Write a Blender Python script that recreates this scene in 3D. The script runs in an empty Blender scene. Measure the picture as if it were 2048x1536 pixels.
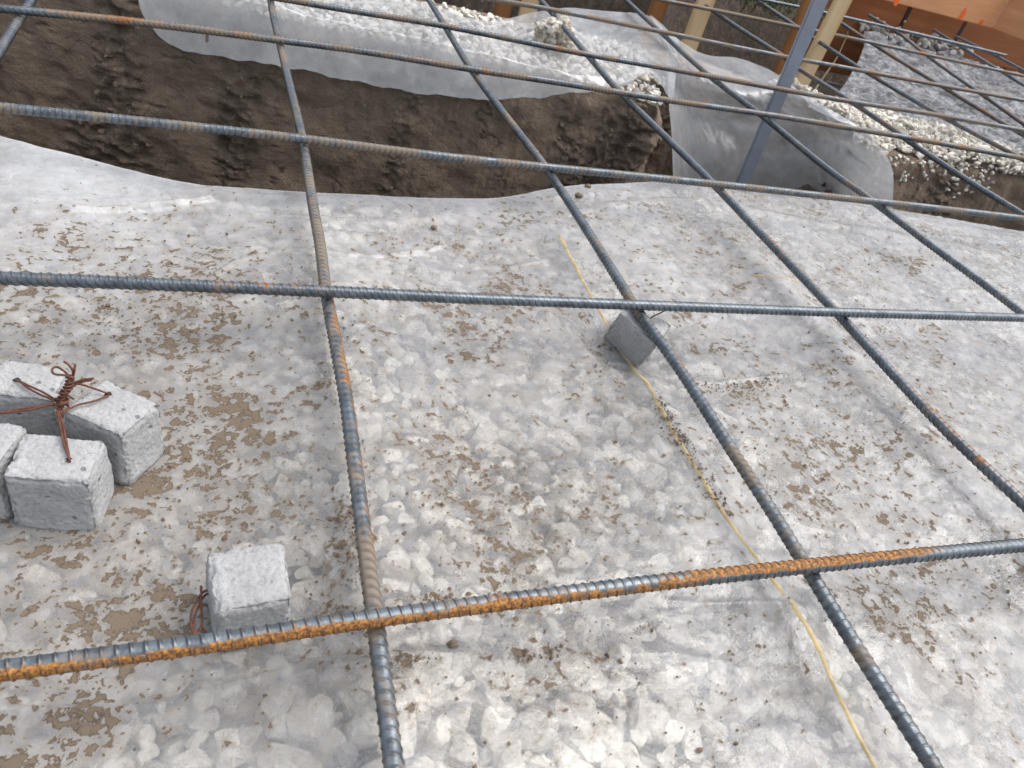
import bpy, bmesh, math, random
import numpy as np
from mathutils import Matrix, Vector

S = bpy.context.scene
C = S.collection
rng = np.random.default_rng(7)
random.seed(7)
R = math.radians

# ------------------------------------------------------------------ camera
FPX, W0, H0 = 1462.41, 1024.0, 768.0          # focal length in pixels of the 2048 x 1536 photograph
CAMZ = 0.56                                    # metres above the bar mat (z = 0)
cr = np.array([0.93390396, -0.27229498, 0.23168692])
cu = np.array([0.00671402, 0.66127475, 0.75011374])
cf = np.array([0.35746092, 0.69897865, -0.61939531])
CAM = np.array([0, 0, CAMZ])
cam = bpy.data.cameras.new('camera')
cam.sensor_width = 36
cam.lens = 36 * FPX / 2048
cam.clip_start = 0.02
cam.clip_end = 2000
cam.dof.use_dof = True
cam.dof.focus_distance = 1.0
cam.dof.aperture_fstop = 13.0
co = bpy.data.objects.new('camera', cam)
C.objects.link(co)
co.matrix_world = Matrix(((cr[0], cu[0], -cf[0], 0), (cr[1], cu[1], -cf[1], 0), (cr[2], cu[2], -cf[2], CAMZ), (0, 0, 0, 1)))
S.camera = co

# ------------------------------------------------------------------ light
SUN_EL, SUN_AZ = 62, 84                        # azimuth from +Y towards +X
wd = bpy.data.worlds.new('World')
S.world = wd
wd.use_nodes = True
nt = wd.node_tree
bg = nt.nodes['Background']
sky = nt.nodes.new('ShaderNodeTexSky')
sky.sky_type = 'NISHITA'
sky.sun_disc = False
sky.sun_elevation = R(SUN_EL)
sky.sun_rotation = R(SUN_AZ)
sky.air_density = 1.0
sky.dust_density = 4.0
sky.ozone_density = 1.0
hs = nt.nodes.new('ShaderNodeHueSaturation')   # an overcast sky is greyer than a clear one
hs.inputs['Saturation'].default_value = 0.42
nt.links.new(sky.outputs[0], hs.inputs['Color'])
nt.links.new(hs.outputs[0], bg.inputs['Color'])
bg.inputs['Strength'].default_value = 0.15
sl = bpy.data.lights.new('sun', 'SUN')
sl.energy = 0.8
sl.angle = R(60)
sl.color = (1.0, 0.97, 0.93)
so = bpy.data.objects.new('sun', sl)
C.objects.link(so)
sd = Vector((math.sin(R(SUN_AZ)) * math.cos(R(SUN_EL)), math.cos(R(SUN_AZ)) * math.cos(R(SUN_EL)), math.sin(R(SUN_EL))))
so.rotation_euler = sd.to_track_quat('Z', 'Y').to_euler()
S.view_settings.view_transform = 'Standard'
S.view_settings.look = 'None'
S.view_settings.exposure = 0.8
S.view_settings.gamma = 1.0
S.cycles.max_bounces = 10
S.cycles.transparent_max_bounces = 12
S.cycles.transmission_bounces = 6

# ------------------------------------------------------------------ helpers
def ray(px, py):
    d = cf * FPX + cr * (px - W0) - cu * (py - H0)
    return d

def at(px, py, z=0.0):
    d = ray(px, py)
    return CAM + d * ((z - CAMZ) / d[2])

def aty(px, py, y):
    d = ray(px, py)
    return CAM + d * (y / d[1])

def interp(x, pts):
    pts = np.asarray(pts, float)
    return np.interp(x, pts[:, 0], pts[:, 1])

_perm = np.random.default_rng(3).permutation(256)
_perm = np.concatenate([_perm, _perm])
_grad = np.random.default_rng(4).normal(size=(256, 3))
_grad /= np.linalg.norm(_grad, axis=1)[:, None]

def perlin(p):
    p = np.asarray(p, float)
    i = np.floor(p).astype(int)
    f = p - i
    i &= 255
    u = f * f * f * (f * (f * 6 - 15) + 10)
    out = np.zeros(len(p))
    for dx in (0, 1):
        for dy in (0, 1):
            for dz in (0, 1):
                h = _perm[_perm[_perm[(i[:, 0] + dx) & 255] + ((i[:, 1] + dy) & 255)] + ((i[:, 2] + dz) & 255)]
                g = _grad[h]
                dot = g[:, 0] * (f[:, 0] - dx) + g[:, 1] * (f[:, 1] - dy) + g[:, 2] * (f[:, 2] - dz)
                w = (u[:, 0] if dx else 1 - u[:, 0]) * (u[:, 1] if dy else 1 - u[:, 1]) * (u[:, 2] if dz else 1 - u[:, 2])
                out += w * dot
    return out * 1.5

def fbm(p, octs=4, gain=0.5, lac=2.03):
    p = np.asarray(p, float)
    a, s = 1.0, np.zeros(len(p))
    for k in range(octs):
        s += a * perlin(p + 17.3 * k)
        p = p * lac
        a *= gain
    return s

def ridged(p, octs=4, gain=0.5):
    p = np.asarray(p, float)
    a, s = 1.0, np.zeros(len(p))
    for k in range(octs):
        s += a * (1 - np.abs(perlin(p + 9.1 * k)) * 2)
        p = p * 2.07
        a *= gain
    return s

def P3(x, y, z=0):
    return np.stack(np.broadcast_arrays(np.asarray(x, float), np.asarray(y, float), np.asarray(z, float)), 1)

def mesh_np(name, verts, faces, smooth=True):
    """verts (n,3); faces (m,3) or (m,4) int arrays"""
    me = bpy.data.meshes.new(name)
    verts = np.ascontiguousarray(verts, np.float32)
    faces = np.ascontiguousarray(faces, np.int32)
    k = faces.shape[1]
    me.vertices.add(len(verts))
    me.vertices.foreach_set('co', verts.ravel())
    me.loops.add(faces.size)
    me.loops.foreach_set('vertex_index', faces.ravel())
    me.polygons.add(len(faces))
    me.polygons.foreach_set('loop_start', np.arange(0, faces.size, k, dtype=np.int32))
    me.polygons.foreach_set('loop_total', np.full(len(faces), k, np.int32))
    me.polygons.foreach_set('use_smooth', np.full(len(faces), smooth, bool))
    me.update(calc_edges=True)
    me.validate()
    return me

def attr(me, name, vals):
    a = me.attributes.new(name, 'FLOAT', 'POINT')
    a.data.foreach_set('value', np.ascontiguousarray(vals, np.float32))

def grid_faces(nu, nv, closed_u=False):
    """vertices indexed v*nu+u"""
    uu = np.arange(nu if closed_u else nu - 1)
    vv = np.arange(nv - 1)
    U, V = np.meshgrid(uu, vv)
    U, V = U.ravel(), V.ravel()
    U2 = (U + 1) % nu
    return np.stack([V * nu + U, V * nu + U2, (V + 1) * nu + U2, (V + 1) * nu + U], 1)

def obj(name, me, mat=None, parent=None):
    o = bpy.data.objects.new(name, me)
    C.objects.link(o)
    if mat is not None:
        me.materials.append(mat)
    if parent is not None:
        o.parent = parent
    return o

def tag(o, label, cat, group=None, kind=None):
    o['label'] = label
    o['category'] = cat
    if group:
        o['group'] = group
    if kind:
        o['kind'] = kind
    return o

def structure(o, label=None):
    o['kind'] = 'structure'
    if label:
        o['label'] = label
    return o

def spline(pts, n):
    """Catmull-Rom through pts, n samples evenly spread by arc length"""
    P = np.asarray(pts, float)
    if len(P) == 2:
        t = np.linspace(0, 1, n)[:, None]
        return P[0] * (1 - t) + P[1] * t
    Q = np.vstack([2 * P[0] - P[1], P, 2 * P[-1] - P[-2]])
    out = []
    for i in range(1, len(Q) - 2):
        t = np.linspace(0, 1, 40, endpoint=False)[:, None]
        a, b, c, d = Q[i - 1], Q[i], Q[i + 1], Q[i + 2]
        out.append(0.5 * (2 * b + (c - a) * t + (2 * a - 5 * b + 4 * c - d) * t ** 2 + (3 * b - a - 3 * c + d) * t ** 3))
    out = np.vstack(out + [P[-1:]])
    L = np.concatenate([[0], np.cumsum(np.linalg.norm(np.diff(out, axis=0), axis=1))])
    s = np.linspace(0, L[-1], n)
    return np.stack([np.interp(s, L, out[:, k]) for k in range(out.shape[1])], 1)

def plen(pts):
    return np.linalg.norm(np.diff(np.asarray(pts, float), axis=0), axis=1).sum()

def frames(P):
    T = np.gradient(P, axis=0)
    T /= np.linalg.norm(T, axis=1)[:, None]
    up = np.array([0, 0, 1.0])
    if abs(T[0] @ up) > 0.9:
        up = np.array([1.0, 0, 0])
    N = np.zeros_like(P)
    n = up - T[0] * (up @ T[0])
    for i in range(len(P)):
        n = n - T[i] * (n @ T[i])
        n /= np.linalg.norm(n)
        N[i] = n
    B = np.cross(T, N)
    return T, N, B

def tube(P, rad, seg=8):
    """returns verts, quad faces of a tube along P with radius array"""
    T, N, B = frames(P)
    th = np.linspace(0, 2 * math.pi, seg, endpoint=False)
    r = np.broadcast_to(np.asarray(rad, float), (len(P),))
    V = P[:, None, :] + r[:, None, None] * (np.cos(th)[None, :, None] * N[:, None, :] + np.sin(th)[None, :, None] * B[:, None, :])
    V = V.reshape(-1, 3)
    return V, grid_faces(seg, len(P), True)

# ------------------------------------------------------------------ materials
class NB:
    """small node-tree builder"""
    def __init__(self, name):
        self.m = bpy.data.materials.new(name)
        self.m.use_nodes = True
        self.t = self.m.node_tree
        self.t.nodes.clear()
        self.out = self.n('ShaderNodeOutputMaterial')
    def n(self, kind, **kw):
        nd = self.t.nodes.new(kind)
        for k, v in kw.items():
            setattr(nd, k, v)
        return nd
    def link(self, a, b):
        self.t.links.new(a, b)
    def put(self, sock, v):
        if isinstance(v, bpy.types.NodeSocket):
            self.link(v, sock)
        elif v is not None:
            if isinstance(v, (tuple, list)) and len(v) == 3 and sock.type == 'RGBA':
                v = (*v, 1)
            sock.default_value = v
    def coord(self, scale=(1, 1, 1), which='Object'):
        tc = self.n('ShaderNodeTexCoord')
        if scale == (1, 1, 1):
            return tc.outputs[which]
        mp = self.n('ShaderNodeMapping')
        mp.inputs['Scale'].default_value = scale
        self.link(tc.outputs[which], mp.inputs[0])
        return mp.outputs[0]
    def noise(self, vec, scale, detail=4, rough=0.55, dist=0.0, off=0.0):
        nd = self.n('ShaderNodeTexNoise')
        if off:
            ad = self.n('ShaderNodeVectorMath', operation='ADD')
            self.link(vec, ad.inputs[0])
            ad.inputs[1].default_value = (off, off * 1.7, off * 0.6)
            vec = ad.outputs[0]
        self.link(vec, nd.inputs['Vector'])
        nd.inputs['Scale'].default_value = scale
        nd.inputs['Detail'].default_value = detail
        nd.inputs['Roughness'].default_value = rough
        nd.inputs['Distortion'].default_value = dist
        return nd.outputs[0]
    def voro(self, vec, scale, feature='F1', out='Distance', rand=1.0):
        nd = self.n('ShaderNodeTexVoronoi', feature=feature)
        self.link(vec, nd.inputs['Vector'])
        nd.inputs['Scale'].default_value = scale
        nd.inputs['Randomness'].default_value = rand
        return nd.outputs[out]
    def ramp(self, v, *stops, interp='LINEAR'):
        nd = self.n('ShaderNodeValToRGB')
        nd.color_ramp.interpolation = interp
        el = nd.color_ramp.elements
        while len(el) < len(stops):
            el.new(0.5)
        for e, (p, c) in zip(el, stops):
            e.position = p
            e.color = (c, c, c, 1) if isinstance(c, (int, float)) else (*c, 1)
        self.link(v, nd.inputs[0])
        return nd.outputs[0]
    def math(self, op, a, b=None, c=None, clamp=False):
        nd = self.n('ShaderNodeMath', operation=op)
        nd.use_clamp = clamp
        self.put(nd.inputs[0], a)
        if b is not None:
            self.put(nd.inputs[1], b)
        if c is not None:
            self.put(nd.inputs[2], c)
        return nd.outputs[0]
    def sstep(self, v, a, b):
        nd = self.n('ShaderNodeMapRange', interpolation_type='SMOOTHSTEP')
        self.put(nd.inputs['Value'], v)
        self.put(nd.inputs['From Min'], a)
        self.put(nd.inputs['From Max'], b)
        return nd.outputs[0]
    def mix(self, f, a, b, blend='MIX'):
        nd = self.n('ShaderNodeMix', data_type='RGBA', blend_type=blend)
        self.put(nd.inputs[0], f)
        self.put(nd.inputs[6], a)
        self.put(nd.inputs[7], b)
        return nd.outputs[2]
    def attr(self, name):
        return self.n('ShaderNodeAttribute', attribute_name=name).outputs['Fac']
    def bump(self, h, strength=0.5, dist=0.01, normal=None):
        nd = self.n('ShaderNodeBump')
        nd.inputs['Strength'].default_value = strength
        nd.inputs['Distance'].default_value = dist
        self.link(h, nd.inputs['Height'])
        if normal is not None:
            self.link(normal, nd.inputs['Normal'])
        return nd.outputs[0]
    def bsdf(self, color, rough=0.7, metal=0.0, normal=None, spec=None):
        nd = self.n('ShaderNodeBsdfPrincipled')
        self.put(nd.inputs['Base Color'], color)
        self.put(nd.inputs['Roughness'], rough)
        self.put(nd.inputs['Metallic'], metal)
        if spec is not None:
            self.put(nd.inputs['Specular IOR Level'], spec)
        if normal is not None:
            self.link(normal, nd.inputs['Normal'])
        return nd.outputs[0]
    def shader(self, kind, **kw):
        nd = self.n(kind)
        for k, v in kw.items():
            self.put(nd.inputs[k], v)
        return nd.outputs[0]
    def mixs(self, f, a, b):
        nd = self.n('ShaderNodeMixShader')
        self.put(nd.inputs[0], f)
        self.link(a, nd.inputs[1])
        self.link(b, nd.inputs[2])
        return nd.outputs[0]
    def done(self, s):
        self.link(s, self.out.inputs['Surface'])
        return self.m

def mat_soil(name, base=(0.215, 0.168, 0.126), scale=1.0, smear=True):
    b = NB(name)
    v = b.coord()
    n1 = b.noise(v, 3.2 * scale, 6, 0.6)
    n2 = b.noise(v, 34 * scale, 6, 0.65, off=3)
    n3 = b.noise(v, 160 * scale, 3, 0.7, off=5)
    dk = tuple(c * 0.55 for c in base)
    lt = (base[0] * 1.5, base[1] * 1.47, base[2] * 1.42)
    col = b.mix(b.ramp(n1, (0.3, 0.0), (0.7, 1.0)), dk, base)
    col = b.mix(b.ramp(n2, (0.40, 0.0), (0.68, 0.9)), col, lt)
    vs = b.coord((22, 22, 2.2))
    ns = b.noise(vs, 1.0, 5, 0.65, off=8)
    col = b.mix(b.ramp(ns, (0.35, 0.75), (0.6, 0.0)), col, dk)
    cav = b.attr('cav')
    col = b.mix(b.math('MULTIPLY', cav, 0.45), col, lt)
    pb = b.voro(v, 38 * scale, out='Distance')
    pbn = b.noise(v, 9, 2, 0.5, off=11)
    peb = b.math('MULTIPLY', b.ramp(pb, (0.09, 1.0), (0.14, 0.0)), b.ramp(pbn, (0.55, 0.0), (0.6, 1.0)))
    col = b.mix(peb, col, (0.34, 0.31, 0.27))
    ck = b.voro(v, 16 * scale, feature='DISTANCE_TO_EDGE')
    ckm = b.math('MULTIPLY', b.ramp(ck, (0.0, 1.0), (0.03, 0.0)), b.ramp(b.noise(v, 7, 3, 0.6, off=19), (0.5, 0.0), (0.6, 1.0)))
    col = b.mix(b.math('MULTIPLY', ckm, 0.25), col, tuple(c * 0.25 for c in base))
    h = b.math('ADD', b.math('MULTIPLY', n2, 0.8), b.math('MULTIPLY', n3, 0.55))
    h = b.math('SUBTRACT', h, b.math('MULTIPLY', ckm, 0.2))
    return b.done(b.bsdf(col, 0.88, 0, b.bump(h, 0.9, 0.016), 0.25))

def mat_rebar(name, rust=0.3, dust=0.2, seed=0.0, bright=0.5):
    b = NB(name)
    v = b.coord()
    rib = b.attr('rib')
    n1 = b.noise(v, 7, 5, 0.65, off=seed + 1)
    n2 = b.noise(v, 60, 5, 0.65, off=seed + 4)
    n3 = b.noise(v, 330, 3, 0.7, off=seed + 6)
    steel = b.mix(b.ramp(n2, (0.35, 0.0), (0.65, 1.0)), (0.082, 0.10, 0.115), (0.175, 0.205, 0.228))
    rustc = b.mix(b.ramp(n3, (0.35, 0.0), (0.65, 1.0)), (0.15, 0.055, 0.018), (0.40, 0.165, 0.03))
    if bright > 0.8:
        rustc = b.mix(b.ramp(n3, (0.40, 0.0), (0.66, 1.0)), (0.12, 0.048, 0.018), (0.52, 0.24, 0.05))
    # rust gathers in patches and on the deformations
    m = b.math('ADD', b.math('MULTIPLY', n1, 0.66), b.math('MULTIPLY', n2, 0.42))
    m = b.math('ADD', m, b.math('MULTIPLY_ADD', n3, 0.24, -0.06))
    m = b.math('ADD', m, b.math('MULTIPLY', rib, 0.06))
    m = b.math('ADD', m, b.attr('bias'))
    t = 0.80 - 0.36 * rust
    rm = b.sstep(m, t, t + 0.10)
    col = b.mix(rm, steel, rustc)
    nd = b.noise(v, 9, 4, 0.6, off=seed + 12)
    nd2 = b.noise(v, 110, 3, 0.6, off=seed + 15)
    md = b.math('ADD', b.math('MULTIPLY', nd, 0.8), b.math('MULTIPLY', nd2, 0.3))
    td = 0.715 - 0.40 * dust
    dm = b.sstep(md, td, td + 0.12)
    col = b.mix(b.math('MULTIPLY', dm, 0.8), col, (0.215, 0.165, 0.115))
    # dark scale beside every rib
    gr = b.attr('groove')
    col = b.mix(b.math('MULTIPLY', gr, 0.85), col, (0.038, 0.026, 0.020))
    dirty = b.math('MAXIMUM', rm, dm)
    rough = b.math('MULTIPLY_ADD', dirty, 0.42, 0.33)
    metal = b.math('MULTIPLY_ADD', dirty, -0.55, 0.55)
    h = b.math('ADD', b.math('MULTIPLY', n2, 0.5), b.math('MULTIPLY', n3, 0.5))
    return b.done(b.bsdf(col, rough, metal, b.bump(h, 0.35, 0.002), 0.5))

def mat_concrete():
    b = NB('concrete')
    v = b.coord()
    n1 = b.noise(v, 22, 5, 0.6)
    n2 = b.noise(v, 240, 4, 0.7, off=4)
    n3 = b.noise(v, 70, 5, 0.7, off=9)
    col = b.mix(b.ramp(n1, (0.3, 0.0), (0.7, 1.0)), (0.34, 0.342, 0.34), (0.47, 0.472, 0.47))
    col = b.mix(b.ramp(n2, (0.36, 0.5), (0.50, 0.0)), col, (0.22, 0.22, 0.215))
    col = b.mix(b.ramp(n3, (0.33, 0.4), (0.45, 0.0)), col, (0.26, 0.26, 0.255))
    pits = b.voro(v, 52)
    pn = b.noise(v, 30, 2, 0.5, off=14)
    pm = b.math('MULTIPLY', b.ramp(pits, (0.08, 1.0), (0.16, 0.0)), b.ramp(pn, (0.48, 0.0), (0.54, 1.0)))
    col = b.mix(b.math('MULTIPLY', pm, 0.7), col, (0.10, 0.10, 0.10))
    h = b.math('ADD', b.math('MULTIPLY', n2, 0.7), b.math('MULTIPLY', n3, 0.2))
    h = b.math('SUBTRACT', h, b.math('MULTIPLY', pm, 0.9))
    return b.done(b.bsdf(col, 0.92, 0, b.bump(h, 0.6, 0.005), 0.2))

def mat_stone(name, c0=(0.44, 0.40, 0.345), c1=(0.80, 0.755, 0.67)):
    b = NB(name)
    v = b.coord()
    t = b.attr('tone')
    n2 = b.noise(v, 120, 4, 0.6)
    col = b.mix(t, c0, c1)
    col = b.mix(b.ramp(n2, (0.4, 0.35), (0.62, 0.0)), col, tuple(c * 0.6 for c in c0))
    return b.done(b.bsdf(col, 0.85, 0, b.bump(n2, 0.4, 0.004), 0.3))

def mat_plastic(name, milk=0.45, mud=True, blur=0.07):
    b = NB(name)
    v = b.coord()
    nA = b.noise(v, 5.5, 4, 0.6, off=2)
    nB = b.noise(v, 26, 5, 0.62, off=7)
    nC = b.noise(v, 85, 4, 0.6, off=13, dist=0.6)
    nD = b.noise(v, 260, 3, 0.6, off=21)
    # surface relief: taut wrinkles and dimples over the stones
    h = b.math('ADD', b.math('ADD', b.math('MULTIPLY', nB, 0.34), b.math('MULTIPLY', nD, 0.12)), b.math('MULTIPLY', nC, 0.54))
    nrm = b.bump(h, 0.3, 0.008)
    # milkiness: condensation and dust make some patches whiter than others
    mk = b.math('ADD', b.math('MULTIPLY', nA, 0.55), b.math('ADD', b.math('MULTIPLY', nB, 0.35), b.math('MULTIPLY', nC, 0.2)))
    mk = b.sstep(mk, 0.38, 0.78)
    mk = b.math('ADD', b.math('MULTIPLY', mk, 0.30), b.attr('haze'))
    mk = b.math('MINIMUM', mk, 0.93)
    milkc = b.mix(nB, (0.59, 0.605, 0.615), (0.73, 0.725, 0.71))
    dif = b.shader('ShaderNodeBsdfDiffuse', Color=milkc, Normal=nrm)
    trl = b.shader('ShaderNodeBsdfTranslucent', Color=(0.66, 0.68, 0.70), Normal=nrm)
    body = b.mixs(0.16 if mud else 0.3, dif, trl)
    tra = b.shader('ShaderNodeBsdfTransparent', Color=(0.95, 0.955, 0.96))
    rfr = b.shader('ShaderNodeBsdfRefraction', Color=(0.95, 0.96, 0.965), Roughness=blur, IOR=1.25, Normal=nrm)
    see = b.mixs(0.45, tra, rfr) if mud else tra
    s = b.mixs(mk, see, body)
    glo = b.shader('ShaderNodeBsdfGlossy', Color=(0.95, 0.97, 1.0), Roughness=0.09 if mud else 0.3, Normal=nrm)
    fr = b.n('ShaderNodeFresnel')
    fr.inputs['IOR'].default_value = 1.5 if mud else 1.4
    b.link(nrm, fr.inputs['Normal'])
    s = b.mixs(fr.outputs[0] if mud else b.math('MULTIPLY', fr.outputs[0], 0.16), s, glo)
    if mud:
        m = b.attr('mud')                         # how much mud was tracked over each area
        v2 = b.coord((1.0, 1.05, 1.0))
        k0 = b.noise(v2, 9, 3, 0.6, off=51)
        k1 = b.noise(v2, 52, 5, 0.6, off=31, dist=0.5)
        k2 = b.noise(v2, 115, 4, 0.6, off=37, dist=0.5)
        k = b.math('ADD', b.math('MULTIPLY', k1, 0.52), b.math('MULTIPLY', k2, 0.48))
        k = b.math('ADD', k, b.math('MULTIPLY', k0, 0.36))
        k = b.math('ADD', k, m)
        film = b.sstep(k, 0.72, 0.89)
        crust = b.sstep(k, 0.838, 0.856)
        spk = b.voro(v, 95)
        spn = b.noise(v, 14, 3, 0.6, off=44)
        sp = b.math('MULTIPLY', b.ramp(spk, (0.09, 1.0), (0.15, 0.0)), b.sstep(b.math('ADD', spn, m), 0.58, 0.70))
        crust = b.math('MAXIMUM', crust, b.math('MULTIPLY', sp, 0.9))
        kf = b.math('ADD', b.noise(v2, 13, 5, 0.6, off=61, dist=1.0), b.math('MULTIPLY', m, 1.1))
        film = b.math('MAXIMUM', film, b.math('MULTIPLY', b.sstep(kf, 0.58, 0.76), 0.42))
        fs = b.shader('ShaderNodeBsdfDiffuse', Color=(0.29, 0.25, 0.20), Normal=nrm)
        s = b.mixs(b.math('MULTIPLY', film, 0.68), s, fs)
        mc = b.mix(b.math('ADD', b.math('MULTIPLY', nD, 0.5), b.sstep(k, 0.847, 0.91)), (0.062, 0.045, 0.031), (0.165, 0.128, 0.093))
        hb = b.math('ADD', b.math('MULTIPLY', crust, 1.0), b.math('MULTIPLY', nD, 0.5))
        cs = b.bsdf(mc, 0.85, 0, b.bump(hb, 0.6, 0.003), 0.25)
        s = b.mixs(crust, s, cs)
    return b.done(s)

def mat_wood(name, base=(0.42, 0.26, 0.12), dark=(0.26, 0.14, 0.055), axis='X'):
    b = NB(name)
    sc = {'X': (1.2, 14, 14), 'Z': (14, 14, 1.2)}[axis]
    v = b.coord(sc)
    n = b.noise(v, 2.2, 5, 0.6, dist=1.2)
    w = b.n('ShaderNodeTexWave', wave_type='BANDS', bands_direction='Y')
    b.link(v, w.inputs['Vector'])
    w.inputs['Scale'].default_value = 0.9
    w.inputs['Distortion'].default_value = 5.5
    w.inputs['Detail'].default_value = 3
    f = b.math('ADD', b.math('MULTIPLY', n, 0.6), b.math('MULTIPLY', w.outputs[0], 0.4))
    v1 = b.coord()
    n1 = b.noise(v1, 2.3, 3, 0.5, off=5)
    col = b.mix(b.ramp(f, (0.3, 0.0), (0.75, 1.0)), dark, base)
    col = b.mix(b.ramp(n1, (0.4, 0.0), (0.75, 0.5)), col, tuple(c * 0.62 for c in dark))
    return b.done(b.bsdf(col, 0.7, 0, b.bump(f, 0.25, 0.003), 0.3))

def mat_plain(name, col, rough=0.7, metal=0.0, var=0.3, scale=30):
    b = NB(name)
    v = b.coord()
    n = b.noise(v, scale, 5, 0.6)
    c = b.mix(b.ramp(n, (0.3, 0.0), (0.7, 1.0)), tuple(x * (1 - var) for x in col), tuple(min(1, x * (1 + var * 0.6)) for x in col))
    return b.done(b.bsdf(c, rough, metal, b.bump(n, 0.3, 0.002), 0.4))

M_SOIL = mat_soil('trench_soil')
M_SOILD = mat_soil('pit_soil', (0.10, 0.08, 0.062), 0.8)
M_CONC = mat_concrete()
M_STONE = mat_stone('crushed_stone')
M_SHEET = mat_plastic('dirty_plastic')
M_DRAPE = mat_plastic('draped_plastic', 0.50, False, 0.2)
M_WIRE = mat_plain('rusty_wire', (0.15, 0.062, 0.04), 0.6, 0.35, 0.5, 300)
M_STRING = mat_plain('yellow_line', (0.47, 0.37, 0.20), 0.75, 0, 0.45, 45)
M_CRUMB = mat_plain('dry_mud', (0.19, 0.14, 0.095), 0.95, 0, 0.4, 200)
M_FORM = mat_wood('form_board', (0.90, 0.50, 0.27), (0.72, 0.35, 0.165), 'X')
M_FORMD = mat_wood('form_board_stained_shaded', (0.44, 0.20, 0.085), (0.28, 0.11, 0.045), 'X')  # stain plus the shade under the front board, both put into the colour
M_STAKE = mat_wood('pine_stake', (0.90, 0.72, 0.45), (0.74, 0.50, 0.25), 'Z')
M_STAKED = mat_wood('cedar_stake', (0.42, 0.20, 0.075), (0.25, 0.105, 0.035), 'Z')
M_POST = mat_plain('grey_paint', (0.30, 0.335, 0.39), 0.55, 0.0, 0.12, 18)
M_ORANGE = mat_plain('orange_paint', (0.95, 0.16, 0.03), 0.6, 0, 0.1, 40)
M_GRASS = mat_plain('grass_blade', (0.05, 0.075, 0.022), 0.8, 0, 0.5, 8)
M_STRAW = mat_plain('dry_stem', (0.36, 0.30, 0.18), 0.8, 0, 0.3, 20)

# ------------------------------------------------------------------ reinforcing bars: traced lines on the mat plane
RB = 0.0081
H_PX = {
    1: [(-60, 1349), (0, 1342), (240, 1310), (480, 1277), (720, 1241), (1000, 1205), (1300, 1167), (1610, 1133), (1850, 1109), (2048, 1090), (2120, 1083)],
    2: [(-60, 554), (0, 556), (330, 569), (650, 583), (960, 598), (1270, 610), (1650, 624), (2048, 636), (2110, 638)],
    3: [(-60, 208), (0, 215), (300, 245), (605, 278), (860, 310), (1090, 334), (1430, 368), (1648, 392), (1843, 413), (2048, 437), (2110, 445)],
    4: [(-50, 10), (0, 17), (280, 45), (540, 78), (735, 104), (940, 138), (1135, 168), (1340, 201), (1554, 232), (1700, 256), (1843, 280), (2048, 317), (2100, 327)],
    5: [(530, -8), (577, 0), (706, 22), (872, 49), (1020, 78), (1174, 109), (1340, 138), (1554, 177), (1700, 203), (1873, 230), (2048, 261), (2100, 270)],
    6: [(960, -6), (1096, 18), (1311, 61), (1456, 91), (1573, 114), (1700, 137), (1882, 171), (2048, 201), (2100, 211)],
    7: [(1290, -8), (1329, 1), (1437, 22), (1593, 54), (1700, 76), (1843, 107), (2048, 152), (2090, 161)],
    8: [(1500, -6), (1538, 2), (1622, 19), (1700, 37), (1765, 52), (1902, 84), (2012, 111)],
}
L_PX = {
    0: [(-40, 172), (0, 101), (30, 52), (58, 8), (72, -16)],
    1: [(540, -10), (545, 25), (558, 80), (578, 165), (604, 275), (624, 400), (640, 490), (652, 583), (672, 690), (692, 800), (712, 950), (730, 1090), (750, 1240), (768, 1380), (788, 1536), (796, 1590)],
    2: [(848, -14), (860, 4), (900, 70), (942, 138), (1010, 230), (1090, 334), (1180, 470), (1268, 610), (1360, 740), (1450, 880), (1535, 1010), (1612, 1133), (1700, 1275), (1790, 1415), (1868, 1536), (1900, 1590)],
    3: [(1070, -14), (1082, 0), (1174, 109), (1240, 184), (1340, 282), (1425, 366), (1540, 486), (1672, 624), (1790, 752), (1900, 868), (2048, 1008), (2100, 1058)],
    4: [(1236, -16), (1252, 0), (1321, 64), (1417, 150), (1525, 232), (1648, 332), (1742, 400), (1863, 491), (1960, 562), (2048, 629), (2110, 678)],
    5: [(1375, -14), (1394, 0), (1476, 55), (1562, 110), (1599, 138), (1700, 202), (1785, 258), (1824, 287), (1941, 364), (2048, 430), (2110, 469)],
    6: [(1500, -10), (1517, 2), (1593, 53), (1628, 77), (1700, 124), (1732, 144), (1873, 227), (1912, 248), (2019, 304), (2060, 326)],
    7: [(1590, -10), (1610, 2), (1651, 27), (1673, 40), (1765, 100), (1873, 166), (2019, 254), (2070, 284)],
    8: [(1738, 30), (1800, 68), (1855, 112), (1951, 180), (2048, 248), (2080, 270)],
    9: [(1867, 60), (1921, 93), (2019, 153), (2080, 190)],
    10: [(1912, 73), (1992, 112), (2060, 148)],
}
HW = {k: np.array([at(x, y, 0.0) for x, y in p]) for k, p in H_PX.items()}
LW = {k: np.array([at(x, y, -2 * RB - 0.0006) for x, y in p]) for k, p in L_PX.items()}

def poly_xy_dist(x, y, P):
    """signed distance (positive to the right of the direction of travel) and nearest parameter to a polyline in plan"""
    best = np.full(len(x), 1e9)
    sg = np.zeros(len(x))
    for a, b in zip(P[:-1], P[1:]):
        d = b[:2] - a[:2]
        L = d @ d
        t = np.clip(((x - a[0]) * d[0] + (y - a[1]) * d[1]) / L, 0, 1)
        qx, qy = x - (a[0] + t * d[0]), y - (a[1] + t * d[1])
        r = np.hypot(qx, qy)
        s = np.sign(qx * d[1] - qy * d[0])
        m = r < best
        best[m] = r[m]
        sg[m] = s[m]
    return best * sg

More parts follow.
